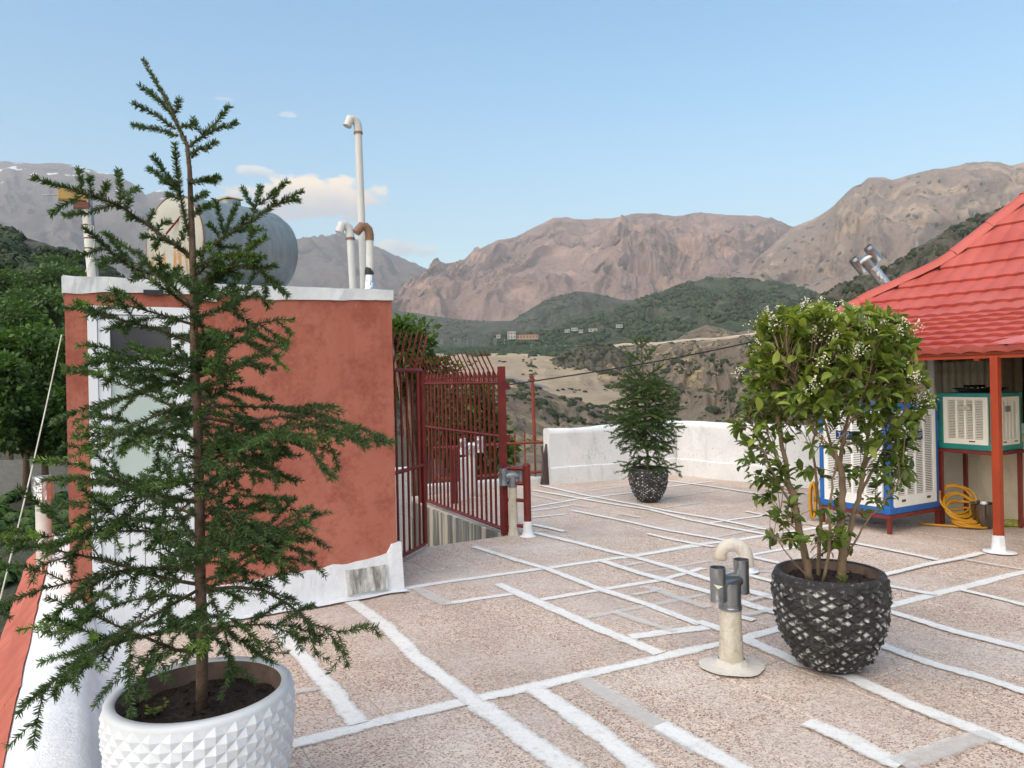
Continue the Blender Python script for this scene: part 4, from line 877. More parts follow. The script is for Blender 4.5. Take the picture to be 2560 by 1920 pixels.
for a0, a1 in ((-0.42, -1.28), (-1.33, -2.6), (-2.65, -4.7)):
    m = MB(); n = int(abs(a1 - a0) / 0.012); tp, bt = [], []
    for k in range(n + 1):
        b = a0 + (a1 - a0) * k / n; y = 0.13 + 0.028 * math.sin(b * 42 + 2 * mn.noise(Vector((b * 3, 1, 1)))) + 0.02 * mn.noise(Vector((b * 4, 0, 0)))
        tp.append(W(WU + y, b, 1.98)); bt.append(W(WU + y * 1.02, b, 0.96))
    m.add(tp + bt, [(k, k + 1, n + 2 + k, n + 1 + k) for k in range(n)]); m.build('curtain', M['curtain'], bld, smooth=True)
# roof: courses of pressed metal tile following a swept profile
PW = [0.0, 1.4, 1.65, 1.9, 2.15, 2.4, 2.65, 2.9, 3.4, 4.2]; PZ = [1.755, 2.168, 2.289, 2.441, 2.615, 2.815, 3.061, 3.316, 3.82, 4.55]
HWp = [0.0, 1.2, 1.77, 2.07, 2.5, 3.2, 4.2]; HB = [0.76, 0.92, 0.94, 0.70, 0.02, -0.54, -1.30]
EU = 4.75
def roof_pt(w, b, lift=0.0): return W(EU + w, b, float(np.interp(w, PW, PZ)) + lift)
courses = [0.0, 0.2, 0.4, 0.6, 0.8, 1.0, 1.2, 1.4, 1.65, 1.9, 2.15, 2.4, 2.65, 2.9, 3.15, 3.4, 3.65, 3.9, 4.2]
roof = thing('tile_roof_anchor', W(EU, -3, 1.7)); roof.name = 'roof'; roof.parent = bld; roof.location = W(EU, -3, 1.7) - FR[bld.name]; FR[roof.name] = W(EU, -3, 1.7)
for ci, (w0, w1) in enumerate(zip(courses, courses[1:])):
    m = MB(); wave = 0.2; step = wave / 8
    b_l = float(np.interp((w0 + w1) / 2, HWp, HB)) - 0.02; b_r = -4.2; n = int((b_l - b_r) / step)
    rows = [(w0 + 0.03, -0.022), (w0 + 0.012, 0.012), (w0, 0.040), (w0 + 0.02, 0.046), (w0 + (w1 - w0) * 0.4, 0.03), (w0 + (w1 - w0) * 0.75, 0.012), (w1 + 0.02, -0.004)]
    jit = random.uniform(-0.008, 0.008)
    for k in range(n + 1):
        b = b_l - step * k; ph = (b / wave + 0.13 * ci * 0) % 1.0
        wv = 0.026 * (abs(math.sin(math.pi * ph)) ** 0.7) - 0.012
        for w, l in rows:
            dw = -0.032 * (abs(math.sin(math.pi * ph)) ** 0.7) if w < w0 + 0.035 else 0.0
            bl = min(b, float(np.interp(w, HWp, HB)) - 0.01)
            m.v.append(tuple(roof_pt(max(w + dw + jit * (w < w0 + .035), -0.03), bl, l + wv + 0.003 * mn.noise(Vector((b * 2, w * 2, ci))))))
    L = len(rows)
    for k in range(n):
        for r in range(L - 1): m.f.append((k * L + r, (k + 1) * L + r, (k + 1) * L + r + 1, k * L + r + 1)); m.m.append(0)
    m.build('roof_course', M['roof_red'], roof, angle=50)
# ridge caps along the hip edge
hp = [roof_pt(w, float(np.interp(w, HWp, HB)), 0.05) for w in np.linspace(0.0, 4.2, 40)]
for i in range(0, 39, 3):
    seg_ = hp[i:i + 4]; m = MB()
    if len(seg_) < 2: continue
    vs = []; prof = [(-0.10, -0.075), (-0.075, -0.01), (-0.03, 0.03), (0.03, 0.032), (0.075, -0.005), (0.10, -0.06)]
    for k, p in enumerate(seg_):
        t = (seg_[min(k + 1, len(seg_) - 1)] - seg_[max(k - 1, 0)]).normalized(); s_ = t.cross(UZ).normalized(); u_ = s_.cross(t)
        gsc = 1.0 + 0.06 * (1 - k / len(seg_))
        for a, z in prof: vs.append(p + s_ * a * gsc + u_ * (z * gsc + 0.006 * (1 - k / 3)))
    L = len(prof); m.add(vs, [(k * L + r, k * L + r + 1, (k + 1) * L + r + 1, (k + 1) * L + r) for k in range(len(seg_) - 1) for r in range(L - 1)])
    m.build('ridge_cap', M['roof_red'], roof, smooth=True)
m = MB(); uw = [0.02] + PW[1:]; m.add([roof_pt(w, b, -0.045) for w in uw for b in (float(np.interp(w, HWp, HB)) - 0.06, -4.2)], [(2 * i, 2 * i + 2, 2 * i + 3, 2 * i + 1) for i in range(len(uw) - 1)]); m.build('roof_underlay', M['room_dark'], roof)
m = MB(); m.add([roof_pt(-0.04, -1.84, 0.045), roof_pt(-0.05, -4.2, 0.05), roof_pt(0.32, -4.2, 0.09), roof_pt(0.34, -2.25, 0.085), roof_pt(0.1, -1.9, 0.055)], [(0, 1, 2, 3, 4)]); m.build('eave_sheet', simple('sheen_red_sheet', (0.60, 0.16, 0.13), (0.55, 0.12, 0.1), 4, 0.25), roof)  # lighter red stands in for the grazing reflection on this sheet
m = MB(); m.zbox(EU + 0.03, EU + 0.09, -4.2, 0.6, 1.685, 1.745, o=O); m.build('eave_beam', M['beam_red'], roof)
for b in (-1.72, -0.6, 0.45, -3.0):
    m = MB(); p0, p1 = roof_pt(0.05, b, -0.075), roof_pt(1.5, b, -0.075); ax = (p1 - p0); m.box((p0 + p1) / 2, ax / 2, U2 * 0.025, UZ * 0.03); m.build('rafter', M['beam_red'], roof)
pb = G(2498, 1382); m = MB(); m.zbox(-0.032, 0.032, -0.032, 0.032, 0.13, 1.70, o=pb, bev=0.005); m.build('porch_post', M['beam_red'], bld)
m = MB(); n = 24; vs = []
for r_, z_ in ((0.13, 0.0118), (0.09, 0.015), (0.056, 0.025), (0.05, 0.09), (0.046, 0.155)):
    for k in range(n):
        a = 2 * math.pi * k / n; q = r_ * (1 + 0.22 * mn.noise(Vector((math.cos(a) * 1.5, math.sin(a) * 1.5, r_ * 9)))); vs.append(pb + Vector((q * math.cos(a), q * math.sin(a), z_ + 0.02 * (z_ > .15) * mn.noise(Vector((a * 2, 0, 0))))))
m.add(vs, [(i * n + k, i * n + (k + 1) % n, (i + 1) * n + (k + 1) % n, (i + 1) * n + k) for i in range(4) for k in range(n)]); m.build('post_foot', M['whitewash_clean'], bld, smooth=True)

# leaning flue on the roof
fl_b = D(2232, 735, 10.2); fx = thing('flue_pipe', fl_b, 'silver flue pipe with twin cowl leaning left above the red roof', 'flue')
m = MB(); m.tube([fl_b - UZ * 0.3, fl_b + UZ * 0.52], 0.072, 20); m.build('pipe', M['foil'], fx, angle=40)
h_cap(fx, fl_b, Vector((0.9, -0.43, 0)).normalized(), 0.062, 0.25, 0.115, 0.075, 0.46, 0.58, M['galv'])
fx.rotation_euler = (0.0, R(-37), 0.0)

# ---------------------------------------------------------------- evaporative coolers
M['blue'] = simple('blue_paint', (0.018, 0.13, 0.42), (0.014, 0.105, 0.36), 5, 0.4, 0, 0.1, dirt=(0.03, 0.08, 0.2))
M['teal'] = simple('teal_paint', (0.02, 0.235, 0.205), (0.018, 0.20, 0.175), 5, 0.4, 0, 0.1, dirt=(0.05, 0.12, 0.1))
M['grille'] = simple('white_grille_paint', (0.80, 0.79, 0.76), (0.75, 0.74, 0.71), 6, 0.45, 0, 0.04)
M['grille_cream'] = simple('cream_grille_paint', (0.80, 0.76, 0.67), (0.76, 0.71, 0.61), 6, 0.45, 0, 0.04)
M['pad'] = simple('straw_pad', (0.12, 0.085, 0.05), (0.05, 0.035, 0.025), 40, 0.95, 0, 1.0, 90, 0.02)
M['stand'] = simple('stand_red', (0.19, 0.03, 0.022), (0.14, 0.022, 0.018), 7, 0.45, 0, 0.1)
M['plate_blue'] = simple('plate_blue', (0.015, 0.035, 0.11), rough=0.3, bump=0)
M['silver_ink'] = simple('silver_ink', (0.72, 0.74, 0.78), rough=0.35, bump=0)
M['slot_dark'] = simple('slot_dark', (0.10, 0.06, 0.035), rough=0.7, bump=0)
def cooler(name, label, cor, s1, s2, z0, z1, body, gr, rows, leg, pan_b, pan_t, plates):
    """cor = near floor corner; s1 along U1 (right face), s2 along U2 (left face)"""
    t = thing(name, cor, label, 'air cooler'); o = cor
    m = MB(); m.zbox(0.03, s1 - 0.03, 0.03, s2 - 0.03, z0 + 0.03, z1 - 0.02, o=o); m.build('pad_core', M['pad'], t)
    for k, (a, b) in enumerate(((0, 0), (s1, 0), (0, s2), (s1, s2))):
        sa = 1 if a == 0 else -1; sb = 1 if b == 0 else -1
        m = MB(); m.zbox(min(a, a + sa * 0.06), max(a, a + sa * 0.06), min(b, b + sb * 0.06), max(b, b + sb * 0.06), z0, z1, o=o, bev=0.012); m.build('corner_post', body, t)
    m = MB(); m.zbox(-0.006, s1 + 0.006, -0.006, s2 + 0.006, z1 - 0.075, z1, o=o, bev=0.014); m.build('top_pan', body, t, angle=40)
    m = MB(); m.zbox(-0.008, s1 + 0.008, -0.008, s2 + 0.008, z0 - 0.002, z0 + 0.075, o=o, bev=0.012); m.build('base_pan', body, t, angle=40)
    for face in (0, 1):
        L = s1 if face == 0 else s2
        def fb(mb, x0, x1, y0, y1, za, zb, **k):
            if face == 0: mb.zbox(x0, x1, y0, y1, za, zb, o=o, **k)
            else: mb.zbox(y0, y1, x0, x1, za, zb, o=o, **k)
        e = 0.068; mg = 0.045
        p = MB(); zb, zt = pan_b, pan_t; lo, hi = zb + (zt - zb) * 0.115, zt - (zt - zb) * 0.055
        fb(p, e, e + mg, -0.012, 0.012, zb, zt); fb(p, L - e - mg, L - e, -0.012, 0.012, zb, zt)
        fb(p, e + mg, L - e - mg, -0.012, 0.012, zb, lo); fb(p, e + mg, L - e - mg, -0.012, 0.012, hi, zt)
        pan = p.build('grille_panel', gr, t)
        iw = L - 2 * e - 2 * mg
        for k in (1, 2, 3):
            q = MB(); x = e + mg + iw * k / 4; fb(q, x - 0.011, x + 0.011, -0.011, 0.010, lo, hi); q.build('mullion', gr, pan)
        pitch = (hi - lo) / rows; me = None
        for r in range(rows):
            z = lo + pitch * (r + 0.5); ax = U1 if face == 0 else U2; ay = U2 if face == 0 else U1
            if me is None:
                q = MB(); q.box(o + ax * (e + mg + iw / 2) + ay * 0.002 + UZ * z, ax * (iw / 2), ay * 0.008 - UZ * 0.0035, UZ * 0.0042 * (pitch / 0.0185) + ay * 0.0008); ob = q.build('slat', gr, pan); me = ob.data; zz = z
            else:
                ob = link('slat', me, pan); ob.location = (0, 0, z - zz)
        for x in (0.2, 0.8) if face == 0 else (0.35,):
            q = MB(); c_ = e + (L - 2 * e) * x; fb(q, c_ - 0.03, c_ + 0.03, -0.0145, -0.0125, zb + (zt - zb) * 0.05, zb + (zt - zb) * 0.075); q.build('finger_slot', M['slot_dark'], pan)
        for x0, x1, za, zb2, mt in plates[face]:
            q = MB(); fb(q, e + (L - 2 * e) * x0, e + (L - 2 * e) * x1, -0.020, -0.0135, za, zb2); np_ = q.build('name_plate', mt, pan)
            if mt is M['plate_blue']:
                ax = U1 if face == 0 else U2; ay = -U2 if face == 0 else -U1; w_ = (L - 2 * e) * (x1 - x0); h_ = zb2 - za
                sgn = 1 if face == 0 else -1; x_a = e + (L - 2 * e) * (x0 if face == 0 else x1)
                q = MB()
                for st_ in ([(.05, .2), (.1, .12), (.16, .3), (.2, .8), (.1, .84), (.14, .7), (.24, .86)], [(.24, .45), (.27, .25), (.31, .45), (.34, .25), (.38, .48), (.40, .28)],
                            [(.46, .82), (.5, .9), (.62, .86), (.57, .5), (.5, .08)], [(.5, .62), (.66, .6)], [(.64, .3), (.68, .5), (.71, .3), (.75, .5), (.77, .3), (.82, .52), (.85, .36), (.95, .62)], [(.72, .66), (.94, .8)]):
                    q.tube([o + ax * (x_a + sgn * w_ * x) + ay * 0.0205 + UZ * (za + h_ * y) for x, y in st_], 0.0022, 5)
                q.build('script_lettering', M['silver_ink'], np_)
    for k, (a, b) in enumerate(((0, 0), (s1, 0), (0, s2), (s1, s2))):
        sa = 1 if a == 0 else -1; sb = 1 if b == 0 else -1
        m = MB(); m.zbox(min(a, a + sa * 0.035), max(a, a + sa * 0.035), min(b, b + sb * 0.035), max(b, b + sb * 0.035), 0.004, z0 - 0.03, o=o); m.build('leg', M['stand'], t)
    for x0, x1, y0, y1 in ((-0.01, s1 + 0.01, -0.01, 0.025), (-0.01, s1 + 0.01, s2 - 0.025, s2 + 0.01), (-0.01, 0.025, 0.026, s2 - 0.026), (s1 - 0.025, s1 + 0.01, 0.026, s2 - 0.026)):
        m = MB(); m.zbox(x0, x1, y0, y1, z0 - 0.04, z0 - 0.004, o=o); m.build('stand_rail', M['stand'], t)
    return t
bc = G(2226, 1337)
cooler('air_cooler', 'tall blue air cooler with white louvred panels on low red stand behind the shrub', bc, 0.82, 0.80, 0.19, 1.265, M['blue'], M['grille'], 44, 0.15, 0.255, 1.195,
       {0: [(0.30, 0.66, 0.90, 0.985, M['plate_blue'])], 1: [(0.40, 0.76, 0.90, 0.985, M['plate_blue'])]})
tcn = W(5.58, -1.46)
cooler('air_cooler', 'small teal air cooler with cream louvred panels on tall red stand by the post', tcn, 0.47, 0.57, 0.79, 1.355, M['teal'], M['grille_cream'], 24, 0.7, 0.845, 1.315,
       {0: [(0.25, 0.48, 1.17, 1.225, M['galv_dull'])], 1: [(0.36, 0.64, 1.185, 1.225, simple('worn_plate', (0.55, 0.48, 0.4), (0.45, 0.38, 0.3), 30, 0.6))]})
# tray with tea glasses on the teal cooler
tr_c = W(5.80, -1.20, 1.357); tray = thing('serving_tray', tr_c, 'dark metal serving tray lying on top of the teal air cooler', 'tray')
m = MB(); pr_ = [(0.0, 0.012), (0.19, 0.012), (0.215, 0.03), (0.265, 0.045), (0.27, 0.041), (0.22, 0.024), (0.195, 0.0), (0.0, 0.0)]
m.lathe(pr_, tr_c, 36); m.v = [(tr_c.x + (x - tr_c.x) * 1.0, tr_c.y + (y - tr_c.y) * 0.72, z) for x, y, z in m.v]; m.build('dish', simple('dark_tray', (0.05, 0.045, 0.04), (0.08, 0.07, 0.06), 12, 0.25, 0.7), tray, angle=40)
def clear_mat():
    t = NT('tea_glass'); t.fin((0.95, 0.95, 0.93), 0.03); t.set(t.b.inputs['Transmission Weight'], 1.0); return t.mat
M['tea'] = clear_mat()
gl_me = None
for k, (a, b) in enumerate(((-.10, .03), (-.045, .035), (.01, .03), (-.075, -.025), (-.02, -.03), (.03, -.025))):
    p = tr_c + Vector((a - 0.02, b, 0.0135))
    tag_ = ['standing at the left back of the cluster', 'in the middle back row', 'at the right back of the cluster', 'at the left front of the cluster', 'in the middle of the front row', 'at the right front of the cluster'][k]
    if gl_me is None:
        q = MB(); q.lathe([(0.0, 0.003), (0.022, 0.002), (0.02, 0.03), (0.026, 0.062), (0.0235, 0.062), (0.018, 0.03), (0.018, 0.008), (0.0, 0.007)], (0, 0, 0), 16); ob = q.build('tea_glass', M['tea'], smooth=True); gl_me = ob.data
    else: ob = link('tea_glass', gl_me)
    ob.location = p; tag(ob, 'small clear tea glass on the dark tray', 'glass', 'tea glasses on the tray')
m = MB(); q = tr_c + Vector((0.11, -0.01, 0.013)); m.lathe([(0.0, 0.0), (0.06, 0.002), (0.085, 0.022), (0.081, 0.024), (0.058, 0.008), (0.0, 0.007)], q, 24); tag(m.build('saucer', simple('dark_saucer', (0.07, 0.06, 0.05), rough=.3, metal=.6)), 'dark shallow dish on the tray beside the tea glasses', 'dish')

# ---------------------------------------------------------------- small things under the porch
M['hose'] = simple('yellow_hose', (0.62, 0.30, 0.018), (0.54, 0.25, 0.015), 6, 0.4, 0, 0.03)
hc_ = G(2408, 1312); m = MB(); pts = []
for k in range(9 * 24):
    a = 2 * math.pi * k / 24; lp = k // 24; f = lp / 8
    rr_ = 0.145 + 0.05 * mn.noise(Vector((lp * 3.3, 0, 0))); tilt = 1.15 - 0.95 * f
    x = rr_ * 1.15 * math.cos(a); y = rr_ * math.sin(a)
    pts.append(hc_ + Vector((-0.05 + x + 0.05 * f, 0.03 - 0.16 * f + y * math.cos(tilt) * 0.9, 0.026 + 0.012 * (8 - lp) + (y + rr_) * math.sin(tilt) + 0.03 * mn.noise(Vector((a, lp * 1.7, 2))))))
pts += [hc_ + Vector((0.12, -0.22, 0.02)), hc_ + Vector((0.0, -0.24, 0.02)), hc_ + Vector((-0.25, -0.12, 0.02)), hc_ + Vector((-0.45, 0.02, 0.02))]
m.tube(pts, 0.0115, 8); tag(m.build('garden_hose', M['hose'], smooth=True), 'yellow garden hose coiled on the floor between the cooler and bucket', 'hose')
yh = D(2034, 1250, 8.1); m = MB(); pts = []
for k in range(5 * 16):
    a = 2 * math.pi * k / 16; lp = k // 16; pts.append(yh + Vector((0.03 * math.cos(a) + 0.012 * lp - 0.03, 0.02 * lp - 0.04, 0.19 * math.sin(a) + 0.02 * mn.noise(Vector((lp, 0, 0))))))
m.tube(pts, 0.0125, 7); tag(m.build('garden_hose', M['hose'], smooth=True), 'yellow hose hung in long loops on the back corner of the blue cooler', 'hose')
sl = W(5.72, -0.72); m = MB(); m.tube([sl + UZ * 0.80, sl + UZ * 0.62, sl + UZ * 0.60, sl + UZ * 0.42, sl + Vector((0.02, -0.02, 0.34)), sl + Vector((0.03, -0.05, 0.27))], [0.05, 0.05, 0.062, 0.065, 0.05, 0.02], 12)
sv = thing('rubber_sleeve', sl, 'black rubber duct sleeve hanging below the teal cooler', 'duct'); m.build('sleeve', M['cable'], sv, angle=40)
m = MB(); m.zbox(-0.075, 0.09, -0.075, -0.045, 0.60, 0.622, o=sl); m.build('strap', M['pvc'], sv)
bk = G(2457, 1320); b_ = thing('bucket', bk, 'dented stainless steel bucket standing beside the yellow hose', 'bucket')
m = MB(); m.lathe([(0.0, 0.006), (0.078, 0.004), (0.08, 0.01), (0.104, 0.245), (0.108, 0.25), (0.104, 0.253), (0.100, 0.247), (0.076, 0.014), (0.0, 0.012)], bk, 32); m.build('shell', simple('steel_bucket', (0.30, 0.28, 0.26), (0.20, 0.185, 0.17), 4, 0.18, 1.0, 0.1, 8), b_, angle=40)
m = MB(); m.tube([bk + Vector((0.104 * math.cos(a), 0.104 * math.sin(a) * 0.3 + 0.02, 0.245 - 0.03 * math.sin(a))) for a in np.linspace(0, math.pi, 14)], 0.003, 6); m.build('handle', M['galv'], b_)
m = MB(); q = bk + Vector((0.02, 0.09, 0.20)); m.tube([q + UZ * 0.045, q + UZ * 0.06, q + UZ * 0.03], [0.012, 0.016, 0.01], 8); m.build('handle_lug', M['galv'], b_)
def blob(name, label, cat, c, sx, sy, sz, mat, seed, n=3):
    bm = bmesh.new(); bmesh.ops.create_icosphere(bm, subdivisions=n, radius=1.0)
    for v in bm.verts:
        k = 1 + 0.28 * mn.noise(v.co * 2.2 + Vector((seed, 0, 0))) + 0.14 * mn.noise(v.co * 6 + Vector((seed, 3, 0)))
        v.co = Vector((v.co.x * sx * k, v.co.y * sy * k, max(v.co.z, -0.72) * sz * k + 0.72 * sz))
    me = bpy.data.meshes.new(name); bm.to_mesh(me); bm.free(); o = link(name, me, None, mat); o.location = c; return tag(o, label, cat)
M['bag'] = simple('green_plastic_bag', (0.25, 0.27, 0.03), (0.36, 0.36, 0.10), 18, 0.25, 0, 0.8, 30, 0.01)
blob('vegetable_bag', 'yellow-green plastic bag of herbs lying at the post foot', 'bag', G(2486, 1317), 0.075, 0.07, 0.05, M['bag'], 2)
blob('vegetable_bag', 'pale green knotted plastic bag right of the orange post', 'bag', G(2529, 1316), 0.095, 0.06, 0.04, M['bag'], 5)
blob('vegetable_heap', 'dark green herbs heaped on the floor at the picture edge', 'herbs', G(2570, 1312), 0.10, 0.06, 0.04, simple('dark_herbs', (0.03, 0.07, 0.012), (0.05, 0.1, 0.02), 30, 0.6, bump=1), 8)
mt = W(6.12, -1.62, 0.62); m = MB(); m.zbox(-0.12, 0.14, -0.14, 0.06, 0, 0.17, o=mt, bev=0.03); m.tube([mt + U1 * -0.02 - U2 * 0.15 + UZ * 0.08, mt + U1 * -0.02 - U2 * 0.30 + UZ * 0.08], 0.055, 14); tag(m.build('pump_motor', simple('grey_motor', (0.10, 0.10, 0.095), (0.06, 0.06, 0.055), 8, 0.5)), 'dark grey pump motor fixed to the wall behind the teal cooler stand', 'motor')
cl = bc + U1 * 0.42 + U2 * 0.12 + UZ * 1.268; blob('folded_cloth', 'orange folded cloth lying on top of the blue cooler', 'cloth', cl, 0.13, 0.09, 0.022, simple('orange_cloth', (0.50, 0.22, 0.10), (0.42, 0.17, 0.08), 12, 0.9), 4)
# ---------------------------------------------------------------- plant materials
def leaf_mat(name, c1, c2, c3, rough=0.45, trans=0.35, gloss=0.4):
    """c1 dark, c2 mid, c3 pale (fresh growth on the spruces); 'tint' is stored per leaf"""
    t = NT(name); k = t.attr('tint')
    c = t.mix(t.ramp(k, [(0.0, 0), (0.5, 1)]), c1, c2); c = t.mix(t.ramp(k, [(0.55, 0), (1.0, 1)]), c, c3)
    t.fin(c, rough, 0, gloss)
    if trans:
        tl = t.node('ShaderNodeBsdfTranslucent'); t.set(tl.inputs[0], t.mix(1.0, c, (1.25, 1.3, 0.5), 'MULTIPLY'))
        mx = t.node('ShaderNodeMixShader'); mx.inputs[0].default_value = trans
        t.l.new(t.b.outputs[0], mx.inputs[1]); t.l.new(tl.outputs[0], mx.inputs[2]); t.l.new(mx.outputs[0], t.out.inputs[0])
    return t.mat
M['needle'] = leaf_mat('spruce_needles', (0.04, 0.078, 0.03), (0.075, 0.135, 0.04), (0.20, 0.33, 0.055), 0.5, 0.2, 0.3)
M['bark'] = simple('spruce_bark', (0.105, 0.062, 0.04), (0.17, 0.115, 0.08), 22, 0.85, 0, 0.9, 60, 0.008)
M['twig'] = simple('twig_bark', (0.075, 0.055, 0.03), (0.12, 0.085, 0.05), 20, 0.8, 0, 0.3)
M['stem'] = simple('privet_bark', (0.27, 0.19, 0.115), (0.19, 0.13, 0.08), 14, 0.85, 0, 0.8, 40, 0.006)
M['privet'] = leaf_mat('privet_leaf', (0.06, 0.10, 0.018), (0.135, 0.195, 0.032), (0.29, 0.34, 0.06), 0.42, 0.3, 0.4)
M['flower'] = simple('white_flower', (0.78, 0.76, 0.60), (0.70, 0.66, 0.46), 40, 0.7, bump=0)
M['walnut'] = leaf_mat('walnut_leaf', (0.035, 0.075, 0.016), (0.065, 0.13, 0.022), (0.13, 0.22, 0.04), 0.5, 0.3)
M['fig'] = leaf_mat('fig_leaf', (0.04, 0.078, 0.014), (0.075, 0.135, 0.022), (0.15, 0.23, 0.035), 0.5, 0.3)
M['bush'] = leaf_mat('slope_bush_leaf', (0.026, 0.036, 0.016), (0.04, 0.055, 0.024), (0.06, 0.075, 0.034), 0.7, 0.1, 0.2)
M['far_tree'] = leaf_mat('belt_tree_leaf', (0.024, 0.038, 0.018), (0.04, 0.06, 0.026), (0.06, 0.085, 0.035), 0.7, 0.1, 0.2)
M['soil'] = simple('potting_soil', (0.035, 0.022, 0.016), (0.065, 0.042, 0.03), 60, 0.95, 0, 1.0, 120, 0.02, dirt=(0.11, 0.075, 0.05))
M['pot_white'] = simple('white_planter', (0.76, 0.78, 0.80), (0.70, 0.72, 0.75), 8, 0.45, 0, 0.06, dirt=(0.62, 0.63, 0.64))
M['pot_inner'] = simple('planter_inside', (0.22, 0.15, 0.12), (0.14, 0.09, 0.075), 14, 0.9)
def pot_black():
    t = NT('black_planter'); g = t.node('ShaderNodeNewGeometry')
    k = t.attr('apex'); n = t.noise(55, 7, 0.75); n2 = t.noise(9, 4)
    n3 = t.noise(24, 3, 0.6); v = t.math('ADD', t.math('MULTIPLY', k, 0.22), t.math('ADD', t.math('MULTIPLY', n, 0.75), t.math('MULTIPLY', n3, 0.42)))
    c = t.mix(t.ramp(v, [(0.66, 0), (0.76, 0.35), (0.86, 1.0)]), t.mix(n2, (0.022, 0.021, 0.021), (0.05, 0.047, 0.045)), (0.62, 0.62, 0.60))
    t.fin(c, 0.5, 0, 0.4); t.bump(t.math('ADD', n, n3), 1.0, 0.014); return t.mat
M['pot_black'] = pot_black()

def set_attr(me, name, vals):
    a = me.attributes.new(name, 'FLOAT', 'POINT'); a.data.foreach_set('value', vals)

# ---------------------------------------------------------------- planters
def planter(label, base, prof, z_lo, z_hi, cols, rows, relief, mat, rim_w, soil_drop, rough=0.0):
    t = thing('planter', base, label, 'planter')
    rz = lambda z: float(np.interp(z, [p[1] for p in prof], [p[0] for p in prof]))
    vs, fs, ap = [], [], []; dz = (z_hi - z_lo) / rows; dt = 2 * math.pi / cols; idx = {}
    def vert(i2, r, a=0.0):
        key = (i2 % (2 * cols), r, a)
        if key not in idx:
            z = z_lo + r * dz; z = min(max(z, z_lo), z_hi); th = i2 * dt / 2
            q = rz(z) + (relief * ((0.35 + 1.1 * random.random()) if rough else 1.0) if a else 0.0)
            if rough: q += rough * mn.noise(Vector((math.cos(th) * 9, math.sin(th) * 9, z * 30)))
            jx = rough * 5.0 * mn.noise(Vector((i2 * 1.7, r * 2.3, 4))) if (rough and a) else 0
            idx[key] = len(vs); vs.append((base.x + q * math.cos(th + jx), base.y + q * math.sin(th + jx), base.z + z + (jx * 0.6))); ap.append(a * random.choice((0.0, 0.4, 0.8, 1.2, 1.6)) if rough else a)
        return idx[key]
    for r in range(0, rows + 1):
        for c in range(cols):
            i2 = 2 * c + (r % 2)
            ctr = vert(i2, r, 1.0 if 0 < r < rows else 0.0); l = vert(i2 - 1, r); rr = vert(i2 + 1, r)
            if r < rows: u = vert(i2, r + 1); fs += [(ctr, rr, u), (ctr, u, l)]
            if r > 0: d = vert(i2, r - 1); fs += [(ctr, l, d), (ctr, d, rr)]
    m = MB(); m.add(vs, fs); o = m.build('shell', mat, t, smooth=False); set_attr(o.data, 'apex', ap)
    zt = prof[-1][1]; rt = prof[-1][0]
    m = MB(); m.lathe([(rz(z_hi) + 0.001, z_hi - 0.004), (rt + 0.004, (z_hi + zt) / 2), (rt, zt - 0.004), (rt - 0.008, zt), (rt - rim_w + 0.006, zt), (rt - rim_w, zt - 0.008)], base, 64)
    o = m.build('rim', mat, t, smooth=True); set_attr(o.data, 'apex', [0.1] * len(o.data.vertices))
    m = MB(); m.lathe([(rt - rim_w, zt - 0.008), (rt - rim_w - 0.012, zt - soil_drop - 0.03)], base, 64); m.build('inner_wall', M['pot_inner'], t, smooth=True)
    if z_lo > 0.004:
        m = MB(); m.lathe([(0.0, 0.003), (prof[0][0] * 0.97, 0.003), (rz(z_lo), z_lo)], base, 48); o = m.build('foot', mat, t, smooth=True); set_attr(o.data, 'apex', [0.0] * len(o.data.vertices))
    m = MB(); n = 40; rs = rt - rim_w - 0.006; vs = [base + UZ * (zt - soil_drop)]
    for k in range(1, 9):
        for a in range(n):
            th = 2 * math.pi * a / n; q = rs * k / 8; p = Vector((q * math.cos(th), q * math.sin(th), 0))
            vs.append(base + p + UZ * (zt - soil_drop + 0.012 * mn.noise(p * 14) + 0.008 * mn.noise(p * 45)))
    fs = [(0, 1 + a, 1 + (a + 1) % n) for a in range(n)] + [(1 + (k - 1) * n + a, 1 + k * n + a, 1 + k * n + (a + 1) % n, 1 + (k - 1) * n + (a + 1) % n) for k in range(1, 8) for a in range(n)]
    m.add(vs, fs); m.build('soil', M['soil'], t, smooth=True)
    m = MB()
    for k in range(150):
        q = rs * math.sqrt(random.random()) * 0.96; th = random.random() * 6.28; s = random.uniform(0.003, 0.009)
        c = base + Vector((q * math.cos(th), q * math.sin(th), zt - soil_drop + 0.006)); e = [Vector((random.gauss(0, 1), random.gauss(0, 1), random.gauss(0, .6))).normalized() for _ in range(3)]
        m.box(c, e[0] * s, e[1] * s * 0.7, e[2] * s * 0.5)
    tag(m.build('soil_crumbs', M['soil'], t), kind='stuff')
    return t
PW1 = G(503, 1722, 0.52); PW1.z = 0.0
planter('large white quilted planter beside the parapet holding the tall spruce', PW1, [(0.235, 0.0), (0.27, 0.12), (0.30, 0.28), (0.313, 0.42), (0.311, 0.50), (0.306, 0.525)], 0.0, 0.508, 30, 17, 0.010, M['pot_white'], 0.034, 0.075)
PB1 = G(2078, 1668)
planter('large dark grey pineapple-textured planter holding the flowering shrub', PB1, [(0.12, 0.0), (0.19, 0.06), (0.25, 0.17), (0.285, 0.30), (0.295, 0.41), (0.285, 0.50), (0.278, 0.525)], 0.02, 0.503, 26, 22, 0.013, M['pot_black'], 0.03, 0.055, 0.011)
PB2 = G(1622, 1254)
